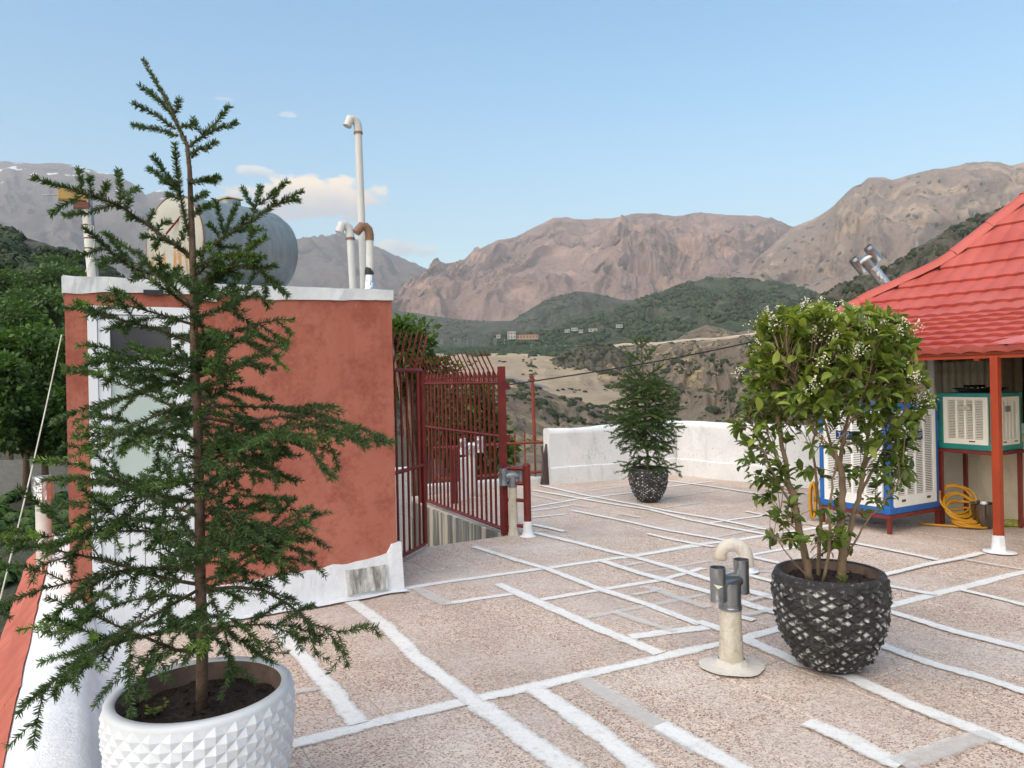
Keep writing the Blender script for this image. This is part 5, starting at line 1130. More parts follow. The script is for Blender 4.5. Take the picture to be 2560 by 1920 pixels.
planter('small dark grey woven-textured planter with the little spruce by the far parapet', PB2, [(0.10, 0.0), (0.155, 0.05), (0.205, 0.14), (0.237, 0.25), (0.243, 0.35), (0.238, 0.42), (0.235, 0.435)], 0.015, 0.42, 26, 20, 0.010, M['pot_black'], 0.025, 0.05, 0.009)

# ---------------------------------------------------------------- spruces
class Needles:
    def __init__(s): s.v = []; s.f = []; s.t = []
    def shoot(s, pts, per_m, ln, tint, flat=0.55, wid=0.0031):
        """needles all round a shoot, swept forward"""
        acc = 0.0
        for p, q in zip(pts, pts[1:]):
            d = q - p; L = d.length
            if L < 1e-6: continue
            d = d / L; x = d.cross(UZ)
            if x.length < 0.05: x = d.cross(Vector((1, 0, 0)))
            x.normalize(); y = x.cross(d)
            acc += L * per_m; n = int(acc); acc -= n
            for k in range(n):
                a = random.uniform(0, 2 * math.pi); o = p + d * (L * random.random())
                side = x * math.cos(a) + y * (math.sin(a) * 0.85 + 0.12)
                v = (side * 1.0 + d * random.uniform(0.4, 0.85)).normalized(); l = ln * random.uniform(0.75, 1.15)
                w = v.cross(Vector((random.gauss(0, 1), random.gauss(0, 1), random.gauss(0, 1)))).normalized() * wid
                i = len(s.v); e = o + v * l
                s.v += [tuple(o - w * 0.5), tuple(o + w * 0.5), tuple(o.lerp(e, 0.7) + w * 0.42), tuple(e), tuple(o.lerp(e, 0.7) - w * 0.42)]; s.f.append((i, i + 1, i + 2, i + 3, i + 4))
                tt = min(1, max(0, tint + random.gauss(0, 0.12))); s.t += [tt] * 5
    def build(s, parent):
        m = MB(); m.v = s.v; m.f = s.f; m.m = [0] * len(s.f); o = m.build('needles', M['needle'], parent); set_attr(o.data, 'tint', s.t); return tag(o, kind='stuff')
def bend(p, d, L, n, up, wob=0.03):
    """a shoot that starts along d and curves by up (droop when negative)"""
    pts = [p.copy()]; d = d.normalized()
    for k in range(n):
        d = (d + UZ * up / n + Vector((random.gauss(0, wob), random.gauss(0, wob), random.gauss(0, wob)))).normalized(); pts.append(pts[-1] + d * L / n)
    return pts
def dress(root, pts, r0, per_m, ln, fresh, sub_len, sub_step, droop, sub2=True, wood=True, bare=0.15):
    """one branch: wood, side shoots in its plane and needles"""
    nd = Needles(); wd = MB(); n = len(pts)
    rad = [max(0.0016, r0 * (1 - 0.85 * i / (n - 1))) for i in range(n)]
    wd.tube(pts, rad, 6)
    L = [0.0]
    for a, b in zip(pts, pts[1:]): L.append(L[-1] + (b - a).length)
    tot = L[-1]
    def at(s):
        i = max(0, min(n - 2, int(np.searchsorted(L, s) - 1))); f = (s - L[i]) / max(1e-6, L[i + 1] - L[i]); return pts[i].lerp(pts[i + 1], f), (pts[i + 1] - pts[i]).normalized()
    b0 = int(n * bare); nd.shoot(pts[max(0, b0):], per_m, ln, 0.22)
    k = max(1, int(n * 0.8)); nd.shoot(pts[k:], per_m * 0.6, ln, fresh)
    s = tot * (bare + 0.05) + random.uniform(0, sub_step); sg = random.choice((-1, 1))
    while s < tot * 0.97:
        p, d = at(s); sd = d.cross(UZ)
        if sd.length < 0.15: sd = Vector((random.gauss(0, 1), random.gauss(0, 1), 0))
        sd.normalize(); f = s / tot
        l = sub_len * (0.35 + 0.9 * math.sin(math.pi * min(1, 0.15 + 0.8 * f)) * (1 - 0.45 * f)) * random.uniform(0.65, 1.2)
        rl = random.gauss(0, 0.55); up_ = sd.cross(d); dd = (d * random.uniform(0.7, 1.0) + (sd * sg * math.cos(rl) + up_ * math.sin(rl)) * random.uniform(0.75, 1.0) + UZ * random.uniform(-0.1, 0.2)).normalized()
        q = bend(p, dd, l, 4, droop * random.uniform(0.3, 1.0), 0.05)
        wd.tube(q, [0.0022, 0.002, 0.0017, 0.0014, 0.0011], 5, cap=False)
        fr = min(1.0, 0.18 + fresh * random.uniform(0.2, 1.0) * f)
        nd.shoot(q, per_m, ln, 0.25); nd.shoot(q[2:], per_m * 0.8, ln * 1.05, fr)
        if sub2 and l > 0.09:
            for g in range(int(l / 0.085)):
                u = 0.25 + 0.7 * random.random(); i = min(3, int(u * 4)); pp = q[i].lerp(q[i + 1], u * 4 - i); d2 = (q[i + 1] - q[i]).normalized(); s2 = d2.cross(UZ)
                if s2.length < 0.1: s2 = Vector((1, 0, 0))
                s2.normalize(); e = bend(pp, d2 * 0.8 + s2 * random.choice((-1, 1)) + UZ * random.uniform(-0.35, 0.2), l * random.uniform(0.35, 0.62), 3, droop * 0.5, 0.05)
                nd.shoot(e, per_m, ln, fr); wd.tube(e, 0.0011, 4, cap=False)
        sg = -sg; s += sub_step * random.uniform(0.6, 1.3)
    b = wd.build('branch', M['twig'], root); nd.build(b); return b

TR = [(505, 1775), (505, 1700), (506, 1599), (501, 1450), (499, 1288), (495, 1084), (486, 881), (484, 745), (484, 710), (480, 588), (474, 425), (468, 364), (435, 295), (423, 263), (395, 215), (358, 149)]
TD = PW1.y
tree = thing('spruce_tree', PW1 + UZ * 0.45, 'tall sparse young spruce with bent leader growing in the white planter', 'spruce')
tp_ = [D(x, y, TD) for x, y in TR]; tr_ = [0.021, 0.0205, 0.0195, 0.0185, 0.0175, 0.016, 0.0145, 0.0135, 0.0125, 0.011, 0.008, 0.007, 0.005, 0.0045, 0.0035, 0.0025]
m = MB(); m.tube(tp_, tr_, 12); m.build('trunk', M['bark'], tree, smooth=True)
nd = Needles(); nd.shoot(tp_[10:], 1000, 0.016, 0.3); nd.shoot(tp_[11:], 800, 0.0165, 0.5); nd.shoot(tp_[6:10], 90, 0.014, 0.15); nd.build(tree)
def trunk_at(y):
    ys = [p[1] for p in TR]; return float(np.interp(-y, [-v for v in ys], [p[0] for p in TR]))
# shoots traced at the top of the tree: list of picture points and depth change at the tip
def traced(pts, dz, subs=(), r0=0.005, per_m=1400, ln=0.020, fresh=0.55, filler=0.0):
    n = len(pts); P = [D(x, y, TD + dz * (i / (n - 1)) ** 1.0) for i, (x, y) in enumerate(pts)]
    Q = []
    for i in range(n - 1):
        for k in range(3): Q.append(P[i].lerp(P[i + 1], k / 3) + Vector((random.gauss(0, .002), random.gauss(0, .004), random.gauss(0, .002))))
    Q.append(P[-1]); nd = Needles(); wd = MB(); wd.tube(Q, [max(.0015, r0 * (1 - .8 * i / len(Q))) for i in range(len(Q))], 6)
    nd.shoot(Q, per_m, ln, 0.25); nd.shoot(Q[len(Q) // 2:], per_m * 0.5, ln, fresh)
    for (x0, y0), (x1, y1), f in subs:
        a = D(x0, y0, TD + dz * f); b = D(x1, y1, TD + dz * f + random.uniform(-0.07, 0.07)); mid = a.lerp(b, 0.5) + Vector((random.gauss(0, .006), 0, random.gauss(0, .005)))
        q = [a, a.lerp(mid, .5), mid, mid.lerp(b, .5) + UZ * 0.002, b]; wd.tube(q, [.003, .0025, .002, .0017, .0012], 5); nd.shoot(q, per_m, ln, 0.28); nd.shoot(q[2:], per_m * 0.7, ln, fresh)
    b = wd.build('branch', M['twig'], tree); nd.build(b)
traced([(427, 283), (390, 245), (350, 214)], 0.03); traced([(439, 324), (385, 285), (355, 270), (334, 259)], -0.06); traced([(443, 340), (400, 325), (332, 314)], 0.08)
traced([(435, 287), (444, 272), (448, 250)], -0.05); traced([(456, 320), (470, 314), (484, 309)], -0.06)
traced([(472, 366), (508, 336), (548, 322), (592, 305)], 0.05, [((508, 336), (574, 265), .4), ((504, 336), (482, 297), .35)])
traced([(480, 395), (500, 375), (539, 356)], -0.08)
traced([(477, 610), (458, 530), (447, 466), (441, 410), (437, 360)], -0.10, [((445, 462), (382, 391), .6), ((443, 466), (372, 423), .6), ((444, 470), (402, 452), .6), ((446, 480), (420, 445), .6), ((452, 500), (418, 488), .5)])
traced([(474, 458), (505, 452), (545, 444)], -0.12, [((505, 452), (540, 455), .5)])
traced([(476, 500), (500, 490), (515, 484)], -0.10); traced([(478, 540), (505, 520), (530, 512)], -0.1)
traced([(476, 645), (440, 615), (407, 592), (360, 555), (309, 519), (260, 499), (216, 486), (150, 466), (81, 444)], -0.28,
       [((203, 482), (199, 425), .8), ((228, 488), (226, 442), .75), ((252, 497), (268, 458), .7), ((301, 511), (295, 425), .6), ((301, 495), (346, 472), .6), ((207, 488), (126, 535), .8), ((285, 512), (163, 539), .65), ((315, 522), (325, 498), .55), ((427, 606), (354, 592), .15), ((395, 580), (425, 553), .25), ((370, 562), (383, 530), .3), ((350, 548), (318, 545), .35), ((405, 590), (385, 620), .2), ((440, 615), (462, 575), .1)], 0.008)
traced([(484, 645), (520, 615), (561, 592), (630, 552), (683, 515), (720, 496), (757, 478)], 0.16,
       [((630, 552), (651, 466), .6), ((648, 512), (718, 454), .65), ((639, 530), (606, 472), .6), ((683, 515), (692, 478), .75), ((700, 506), (749, 501), .8), ((561, 592), (537, 501), .4), ((561, 590), (592, 512), .4), ((580, 580), (640, 570), .5), ((548, 596), (520, 560), .35), ((530, 610), (600, 620), .3), ((600, 570), (620, 540), .5), ((540, 600), (545, 640), .3)], 0.0075)
traced([(478, 708), (420, 694), (338, 672), (300, 650), (264, 617), (238, 592), (212, 568)], -0.22, [((338, 668), (268, 584), .5), ((262, 620), (195, 645), .75), ((300, 652), (250, 665), .6), ((345, 672), (360, 645), .45), ((380, 684), (420, 668), .3), ((365, 680), (330, 700), .4), ((420, 694), (450, 670), .2), ((290, 645), (312, 640), .6)], 0.0075)
traced([(486, 712), (540, 690), (590, 665), (640, 672), (700, 712)], -0.15, [((590, 665), (610, 640), .5), ((640, 672), (690, 665), .7), ((660, 690), (720, 740), .8), ((560, 680), (600, 700), .4), ((620, 670), (650, 640), .6), ((540, 690), (530, 650), .3), ((670, 695), (665, 740), .8)], 0.007)
traced([(484, 668), (520, 655), (560, 640), (640, 640)], -0.25, [((560, 640), (650, 600), .6), ((590, 640), (640, 660), .7), ((540, 648), (520, 610), .4), ((530, 650), (560, 670), .4)], 0.006, fresh=0.9)
# procedural whorls below
random.seed(21)
y = 742.0; wi = 0
while y < 1600:
    h = D(trunk_at(y), y, TD)
    az = wi * 2.39996 + random.uniform(-0.5, 0.5); dx, dy = math.cos(az), math.sin(az)
    reach = np.interp(y, [745, 900, 1000, 1150, 1300, 1450, 1560, 1655], [0.42, 0.50, 0.64, 0.76, 0.76, 0.80, 0.78, 0.60])
    if dx > 0: reach *= np.interp(y, [745, 1100, 1250, 1400, 1560, 1655], [0.95, 0.84, 0.60, 0.56, 0.58, 0.55])
    reach *= (0.72 + 0.28 * abs(dx)) * random.uniform(0.5, 1.06) * (1.12 if dx < -0.3 else 1.0)
    if dy < -0.5: reach *= 0.85
    el = np.interp(y, [745, 1000, 1300, 1655], [0.45, 0.25, 0.10, 0.08]) + random.uniform(-0.3, 0.42)
    P = bend(h, Vector((dx, dy, math.tan(el))), reach, 8, np.interp(y, [745, 1000, 1655], [0.0, -0.35, -0.5]) + random.uniform(-0.35, 0.3), 0.06)
    dress(tree, P, 0.006, 860, 0.021, random.choice((0.45, 0.7, 0.95, 1.0)), np.interp(y, [745, 1100, 1655], [0.18, 0.24, 0.25]), 0.072, random.uniform(-0.75, -0.15), True, bare=random.uniform(0.06, 0.22))
    y += random.uniform(12, 23); wi += 1
for (x0, y0), pts, dz in (((500, 1462), [(420, 1448), (330, 1420), (190, 1385), (90, 1368), (0, 1352)], -0.3), ((501, 1632), [(440, 1625), (380, 1600), (300, 1568), (215, 1530), (150, 1510)], -0.25), ((505, 1475), [(590, 1468), (660, 1475), (720, 1510), (780, 1560), (850, 1580), (945, 1567)], 0.05), ((500, 1455), [(570, 1430), (650, 1350), (700, 1310), (760, 1290)], -0.1), ((490, 1140), [(600, 1120), (700, 1080), (780, 1060), (870, 1092), (975, 1108)], 0.1), ((488, 1040), [(600, 1060), (700, 1040), (800, 1040), (880, 1062), (945, 1090)], 0.2)):
    n = len(pts) + 1; P0 = [D(x, yy, TD + dz * i / (n - 1)) for i, (x, yy) in enumerate([(x0, y0)] + pts)]; Q = []
    for i in range(n - 1):
        for k in range(2): Q.append(P0[i].lerp(P0[i + 1], k / 2))
    Q.append(P0[-1]); dress(tree, Q, 0.0075, 620, 0.0225, 0.6, 0.18, 0.06, -0.5, True, bare=0.15)
random.seed(77)
for k in range(46):
    yy = random.uniform(690, 1430); a = random.uniform(0, 6.28); P = bend(D(trunk_at(yy), yy, TD), Vector((math.cos(a), math.sin(a), random.uniform(-0.1, 0.8))), random.uniform(0.08, 0.2), 5, random.uniform(-0.3, 0.2), 0.06)
    dress(tree, P, 0.003, 860, 0.02, random.choice((0.5, 0.9, 1.0)), 0.09, 0.05, -0.3, False, bare=0.1)
m = MB(); q = D(522, 1597, TD); m.tube([D(508, 1603, TD), q, D(548, 1580, TD - 0.02), D(568, 1570, TD - 0.03)], [0.009, 0.007, 0.005, 0.001], 7); m.build('broken_stub', M['twig'], tree)
# sprig of weed in the white planter
def sprig(base, n, h, parent_label, name='weed', mat='privet', s=0.02):
    m = MB(); tt = []; w = thing(name, base, parent_label, 'weed')
    for k in range(n):
        top = base + Vector((random.gauss(0, h * .45), random.gauss(0, h * .45), h * random.uniform(.5, 1.1))); st = MB()
        for g in range(5):
            p = base.lerp(top, 0.4 + 0.15 * g); a = random.uniform(0, 6.28); d = Vector((math.cos(a), math.sin(a), random.uniform(0, .5))) * s; e = d.cross(UZ).normalized() * s * 0.35
            m.add([p, p + d * .5 + e, p + d, p + d * .5 - e], [(0, 1, 2, 3)]); tt += [random.uniform(.4, .9)] * 4
        st.tube([base, base.lerp(top, .5), top], 0.0012, 4); st.build('stalk', M['twig'], w)
    o = m.build('leaves', M[mat], w); set_attr(o.data, 'tint', tt); tag(o, kind='stuff')
sprig(PW1 + Vector((-0.13, -0.05, 0.45)), 7, 0.05, 'small green weed sprouting in the soil of the white planter')

# small spruce in the far planter
def small_spruce():
    t = thing('spruce_tree', PB2 + UZ * 0.38, 'small dense spruce in the dark planter by the far parapet', 'spruce')
    base = PB2 + UZ * 0.36; top = D(1602, 830, PB2.y); m = MB(); pts = [base.lerp(top, k / 10) + Vector((0.012 * mn.noise(Vector((k * .5, 1, 0))), 0, 0)) for k in range(11)]
    m.tube(pts, [0.018 * (1 - 0.85 * k / 10) for k in range(11)], 10); m.build('trunk', M['bark'], t, smooth=True)
    nd = Needles(); nd.shoot(pts[7:], 420, 0.018, 0.6, wid=0.0031); nd.build(t)
    Hh = (top - base).length; u = 0.05; wi = 0
    while u < 0.97:
        p = base.lerp(top, u); nb = 5 if u < .18 else (8 if u < .62 else 4)
        prof = np.interp(u, [0.0, 0.06, 0.14, 0.2, 0.3, 0.42, 0.55, 0.63, 0.72, 0.85, 0.97], [0.38, 0.40, 0.28, 0.26, 0.46, 0.44, 0.38, 0.26, 0.34, 0.20, 0.07])
        for k in range(nb):
            az = 2 * math.pi * (k + random.uniform(-.3, .3)) / nb + wi * 0.9; el = np.interp(u, [0, .4, .7, 1], [0.1, 0.15, 0.6, 0.9]) + random.uniform(-.25, .25)
            L = prof * random.uniform(0.75, 1.15)
            P = bend(p, Vector((math.cos(az), math.sin(az), math.tan(el))), L, 6, np.interp(u, [0, .6, 1], [-0.35, -0.3, 0.1]), 0.04)
            dress(t, P, 0.0035, 420, 0.020, 0.75, 0.19 if u < .7 else 0.12, 0.04, -0.4, u < 0.8, bare=0.08)
        u += (0.07 if u < .18 else 0.05 if u < 0.62 else 0.12) * random.uniform(0.85, 1.15); wi += 1
_w = Needles.shoot.__defaults__; Needles.shoot.__defaults__ = (0.55, 0.0042)
small_spruce(); Needles.shoot.__defaults__ = _w

# ---------------------------------------------------------------- flowering privet in the large dark planter
random.seed(5)
shrub = thing('flowering_shrub', PB1 + UZ * 0.45, 'many-stemmed flowering privet with white blossom in the large dark planter', 'shrub')
SD = PB1.y
def stem_pts(pts, d0, d1, n=4):
    P = [D(x, y, SD + d0 + (d1 - d0) * i / (len(pts) - 1)) for i, (x, y) in enumerate(pts)]; Q = []
    for a, b in zip(P, P[1:]):
        for k in range(n): Q.append(a.lerp(b, k / n) + Vector((random.gauss(0, .003), random.gauss(0, .006), random.gauss(0, .002))))
    Q.append(P[-1]); return Q
STEMS = [([(2026, 1450), (2012, 1380), (1992, 1290), (1975, 1215), (1962, 1150), (1950, 1080), (1935, 1000), (1930, 930)], 0.0, -0.1, 0.022), ([(2104, 1455), (2106, 1380), (2100, 1300), (2108, 1230), (2100, 1160), (2080, 1125), (2040, 1080), (2012, 1030), (1990, 950)], 0.02, -0.15, 0.025),
 ([(2108, 1400), (2130, 1310), (2150, 1230), (2160, 1170), (2170, 1090), (2195, 1000), (2205, 920), (2225, 860)], 0.03, 0.1, 0.016), ([(2100, 1165), (2105, 1110), (2120, 1040), (2110, 960), (2100, 880)], 0.0, -0.05, 0.012), ([(2150, 1230), (2185, 1170), (2220, 1110), (2255, 1060), (2285, 1000)], 0.07, 0.18, 0.009),
 ([(2045, 1450), (2048, 1370), (2052, 1290), (2040, 1200), (2030, 1120), (2045, 1040), (2060, 950), (2050, 860)], 0.08, 0.25, 0.011), ([(2060, 1455), (2075, 1360), (2070, 1280), (2085, 1200), (2090, 1120), (2140, 1030), (2170, 950)], -0.05, -0.25, 0.009),
 ([(2020, 1400), (1985, 1320), (1960, 1290), (1930, 1255)], -0.03, -0.12, 0.005), ([(1995, 1300), (1960, 1230), (1915, 1150), (1890, 1090), (1870, 1040)], -0.03, -0.05, 0.008), ([(2030, 1450), (1980, 1400), (1950, 1360), (1925, 1330)], -0.06, -0.2, 0.004),
 ([(1975, 1215), (1930, 1120), (1900, 1020), (1890, 940)], -0.05, 0.15, 0.008), ([(2080, 1125), (2060, 1050), (2010, 970), (1960, 900)], 0.0, -0.3, 0.008), ([(2170, 1090), (2140, 1010), (2150, 930), (2180, 850)], 0.06, 0.3, 0.008), ([(2115, 1390), (2170, 1300), (2215, 1250), (2250, 1200)], 0.0, -0.15, 0.006), ([(2160, 1170), (2220, 1090), (2270, 1010), (2300, 970)], 0.05, -0.15, 0.007)]
nodes = []
for pts, d0, d1, r in STEMS:
    q = stem_pts(pts, d0, d1); m = MB(); m.tube(q, [max(0.003, r * (1 - 0.72 * i / (len(q) - 1))) for i in range(len(q))], 9); m.build('stem', M['stem'], shrub, smooth=True)
    nodes += q[len(q) // 3:]
def leaf_mesh(l, w, fold, curl):
    pts = [(0, 0, 0), (0.22, 0.36, 0.1), (0.5, 0.5, 0.06), (0.78, 0.32, -0.1), (1.0, 0.0, -0.3), (0.78, -0.32, -0.1), (0.5, -0.5, 0.06), (0.22, -0.36, 0.1), (0.25, 0, 0.02), (0.5, 0, -0.02), (0.78, 0, -0.16)]
    return [Vector((x * l, y * w, (z * curl - (0.0 if y == 0 else -fold)) * l)) for x, y, z in pts], [(0, 8, 1), (8, 9, 2, 1), (9, 10, 3, 2), (10, 4, 3), (0, 7, 8), (8, 7, 6, 9), (9, 6, 5, 10), (10, 5, 4)]
LEAF = leaf_mesh(1.0, 0.52, 0.07, 0.5)
leaf_meshes = []
for k, tt in enumerate((0.05, 0.3, 0.5, 0.72, 0.95)):
    m = MB(); m.add([v * (0.06 + 0.003 * k) for v in LEAF[0]], LEAF[1]); ob = m.build('leaf', M['privet'], smooth=True); set_attr(ob.data, 'tint', [tt] * len(LEAF[0])); leaf_meshes.append(ob.data); bpy.data.objects.remove(ob)
leaves = []; twm = MB()
def crown_ok(px, py):
    l = np.interp(py, [760, 800, 860, 930, 1000, 1080, 1150, 1220, 1300, 1380], [1955, 1905, 1885, 1880, 1850, 1838, 1850, 1885, 1925, 1935])
    r = np.interp(py, [760, 800, 860, 930, 1000, 1080, 1150, 1220, 1300, 1380], [2225, 2262, 2285, 2300, 2325, 2300, 2270, 2270, 2190, 2140])
    return l, r
tips = []
for k in range(860):
    py = random.choice((random.uniform(775, 1010), random.uniform(775, 960), random.uniform(775, 1080), random.uniform(1000, 1200)) if k % 10 else (random.uniform(1180, 1380),))
    l, r = crown_ok(py * 1.0, py); px = random.uniform(l + 26, r - 26) if k % 9 else random.choice((random.uniform(l - 8, l + 24), random.uniform(r - 24, r + 6))); half = (r - l) / 2; c = max(-1, min(1, (px - (l + r) / 2) / half)); py += (random.uniform(-26, 6) if k % 11 == 0 else 0)
    if py > 1040 and abs(c) < 0.55 and random.random() < (0.45 if c > 0.1 else 0.7): continue
    if 1060 < py < 1320 and random.random() < (0.15 if abs(c) > 0.4 else 0.36): continue
    dd = (random.random() * 2 - 1) * 0.43 * math.sqrt(max(0.06, 1 - c * c)); tips.append(D(px, py, SD + dd * (1 if py < 1150 else 0.6)))
for tpt in tips:
    cand = [n_ for n_ in nodes if n_.z < tpt.z + 0.05] or nodes
    near = sorted(cand, key=lambda n_: (n_ - tpt).length)[:14]; nb = random.choice(near); v = tpt - nb
    if v.length > 0.26: nb = tpt - v.normalized() * random.uniform(0.14, 0.2) - UZ * 0.02
    q = [nb, nb.lerp(tpt, 0.4) + UZ * 0.02, nb.lerp(tpt, 0.75) + UZ * 0.015, tpt]; twm.tube(q, [0.0024, 0.002, 0.0017, 0.0013], 5, cap=False)
    ax = (tpt - q[1]).normalized()
    n_l = random.randint(7, 11)
    for g in range(n_l):
        f = 0.35 + 0.65 * g / (n_l - 1); p = q[1].lerp(tpt, f); sd = ax.cross(Vector((random.gauss(0, 1), random.gauss(0, 1), random.gauss(0, 1)))).normalized()
        d = (sd * random.uniform(0.7, 1.0) + ax * random.uniform(0.25, 0.8) + UZ * random.uniform(-0.15, 0.4)).normalized()
        up = (UZ + Vector((random.gauss(0, .45), random.gauss(0, .45), 0))); y_ = up.cross(d)
        if y_.length < 0.1: y_ = Vector((1, 0, 0)).cross(d)
        y_.normalize(); z_ = d.cross(y_)
        hi = (tpt.z - 1.1) / 0.9; tint = min(1, max(0, random.gauss(0.28 + 0.35 * max(0, hi), 0.2) + (0.25 if f > 0.9 else 0)))  # tint paler higher in the crown and at twig ends
        leaves.append((p, d, y_, z_, random.uniform(0.5, 1.25), tint))
twm.build('twigs', M['stem'], shrub)['kind'] = 'stuff'
leaves.sort(key=lambda a: (a[0] - Vector((0, 0, 1.6))).length)
for p, d, y_, z_, s, tint in leaves[:290]:
    o = link('leaf', leaf_meshes[min(4, int(tint * 5))], shrub); MM = Matrix((d, y_, z_)).transposed().to_4x4(); MM.translation = p - FR[shrub.name]; o.matrix_local = MM @ Matrix.Scale(s, 4)
m = MB(); tt = []
for p, d, y_, z_, s, tint in leaves[290:]:
    m.add([p + (d * v.x + y_ * v.y + z_ * v.z) * 0.063 * s for v in LEAF[0]], LEAF[1]); tt += [tint] * len(LEAF[0])
o = m.build('leaves', M['privet'], shrub, smooth=True); set_attr(o.data, 'tint', tt); tag(o, kind='stuff')
def panicle(c, ax, L, n):
    m = MB(); st = MB(); st.tube([c, c + ax * L], [0.0018, 0.0008], 4)
    for k in range(n):
        f = random.random(); r = 0.028 * (1.1 - f); p = c + ax * L * (0.15 + 0.85 * f) + Vector((random.gauss(0, r), random.gauss(0, r), random.gauss(0, r * .6))); s = random.uniform(0.003, 0.0055)
        e = Vector((random.gauss(0, 1), random.gauss(0, 1), random.gauss(0, 1))).normalized(); g = e.cross(UZ).normalized(); h_ = e.cross(g)
        m.add([p + g * s, p + h_ * s, p - g * s, p - h_ * s, p + e * s], [(0, 1, 4), (1, 2, 4), (2, 3, 4), (3, 0, 4), (3, 2, 1, 0)])
    o = m.build('blossom', M['flower'], shrub); st.build('flower_stalk', M['twig'], o); tag(o, kind='stuff')
for x, y_p, dd in ((1925, 790, -.1), (1932, 812, -.2), (1960, 775, 0), (1900, 830, .05), (1880, 810, .1), (1898, 868, -.1), (1905, 890, 0), (2012, 775, .1), (2030, 762, 0), (2025, 840, -.3), (2045, 772, -.2), (2070, 795, -.35), (2078, 780, -.2), (2050, 790, .1), (2105, 768, 0), (2135, 780, .05), (2160, 800, -.1), (2180, 820, -.3), (2195, 810, -.2), (2170, 815, .1), (2210, 800, 0), (2078, 850, -.36), (2092, 885, -.38), (2045, 910, -.4), (2030, 970, -.42), (2130, 885, -.38), (2150, 870, -.35), (2260, 815, -.1), (2280, 820, 0), (2265, 850, .1), (2285, 925, -.1), (2275, 945, -.2), (2290, 1008, -.1), (2310, 1000, 0), (2050, 1105, -.35), (1905, 930, .1), (2240, 835, -.2), (1850, 930, .1)):
    c = D(x, y_p + 14, SD + dd); panicle(c, Vector((random.gauss(0, .35), random.gauss(0, .3), 1)).normalized(), random.uniform(0.06, 0.10), 46)
sprig(PB1 + Vector((0.02, -0.14, 0.475)), 8, 0.07, 'small weeds sprouting under the flowering privet')

# ---------------------------------------------------------------- leafy trees beyond the roof edge
def leafy(name, label, cat, base, clumps, n_leaf, size, mat, trunk=None, group=None, seed=0):
    random.seed(seed); t = thing(name, base, label, cat, group); m = MB(); tt = []
    for c, r in clumps:
        tm_ = random.uniform(-0.12, 0.15)
        for k in range(n_leaf):
            d = Vector((random.gauss(0, 1), random.gauss(0, 1), random.gauss(0, 1))).normalized(); q = r * random.random() ** 0.45; p = c + Vector((d.x * q, d.y * q, d.z * q * 0.8))
            ax = (d + Vector((random.gauss(0, .6), random.gauss(0, .6), random.gauss(-.25, .5)))).normalized(); s = size * random.uniform(.6, 1.25); sd = ax.cross(Vector((random.gauss(0, 1), random.gauss(0, 1), random.gauss(0, 1)))).normalized() * s * 0.32
            m.add([p, p + ax * s * .5 + sd, p + ax * s, p + ax * s * .5 - sd], [(0, 1, 2, 3)]); tt += [min(1, max(0, 0.28 + tm_ + 0.3 * (q / r) * d.z + random.gauss(0, .16)))] * 4  # tint paler towards the top of each clump
    o = m.build('crown', M[mat], t); set_attr(o.data, 'tint', tt)
    if trunk:
        m = MB(); m.tube(trunk, [0.16 * (1 - .7 * k / (len(trunk) - 1)) for k in range(len(trunk))], 8); m.build('trunk', M['bark'], t, smooth=True)
        for c, r in clumps[::2]:
            q = trunk[len(trunk) // 2]; m = MB(); m.tube([q, q.lerp(c, .5) + UZ * .1, c], [0.06, .04, .015], 6); m.build('limb', M['bark'], t, smooth=True)
    return t
def blobs(cx, cy, d, rx, ry, n, r, seed):
    random.seed(seed); out = []
    for k in range(n):
        a = random.uniform(0, 6.28); q = math.sqrt(random.random()); out.append((D(cx + rx * q * math.cos(a), cy + ry * q * math.sin(a), d + random.uniform(-1, 1) * rx * d / F * 0.5), r * random.uniform(.7, 1.2)))
    return out
YZ = -2.6
for i, (cx, cy, d, rx, ry, lab) in enumerate(((60, 900, 27, 95, 110, 'dense bright green walnut tree left of the hut'), (160, 960, 30, 60, 120, 'leafy walnut tree half hidden behind the hut left edge'), (-40, 1000, 24, 90, 120, 'dark leafy walnut tree at the left picture edge'), (110, 1050, 26, 90, 80, 'low leafy walnut above the grey block wall'), (20, 830, 34, 90, 60, 'tall walnut crown rising at the far left behind the others'))):
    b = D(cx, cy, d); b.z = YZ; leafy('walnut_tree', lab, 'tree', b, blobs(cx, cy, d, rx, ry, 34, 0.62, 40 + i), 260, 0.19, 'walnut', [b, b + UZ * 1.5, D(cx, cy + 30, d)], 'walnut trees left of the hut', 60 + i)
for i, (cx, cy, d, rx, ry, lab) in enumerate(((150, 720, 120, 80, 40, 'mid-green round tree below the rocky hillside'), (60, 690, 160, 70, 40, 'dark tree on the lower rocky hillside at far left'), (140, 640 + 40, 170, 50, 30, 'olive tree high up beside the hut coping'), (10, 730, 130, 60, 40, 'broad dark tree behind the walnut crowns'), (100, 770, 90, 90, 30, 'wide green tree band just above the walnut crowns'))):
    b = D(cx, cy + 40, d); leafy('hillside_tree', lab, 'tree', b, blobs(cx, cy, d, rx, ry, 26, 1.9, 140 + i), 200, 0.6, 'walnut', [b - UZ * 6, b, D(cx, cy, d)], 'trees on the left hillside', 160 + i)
b = D(1060, 1250, 12.6); b.z = -3.0
leafy('fig_tree', 'leafy green tree rising behind the red fence beside the hut', 'tree', b, blobs(1020, 900, 12.8, 55, 80, 16, 0.26, 80) + blobs(1040, 870, 12.6, 45, 40, 8, 0.2, 81) + blobs(1095, 1010, 12.8, 60, 110, 20, 0.3, 82) + blobs(1000, 830, 12.4, 25, 30, 4, 0.16, 83), 120, 0.115, 'fig', [b, b + UZ * 1.5, D(1060, 1050, 12.7)], None, 90)
b = D(1180, 1250, 13.5); b.z = -3.0
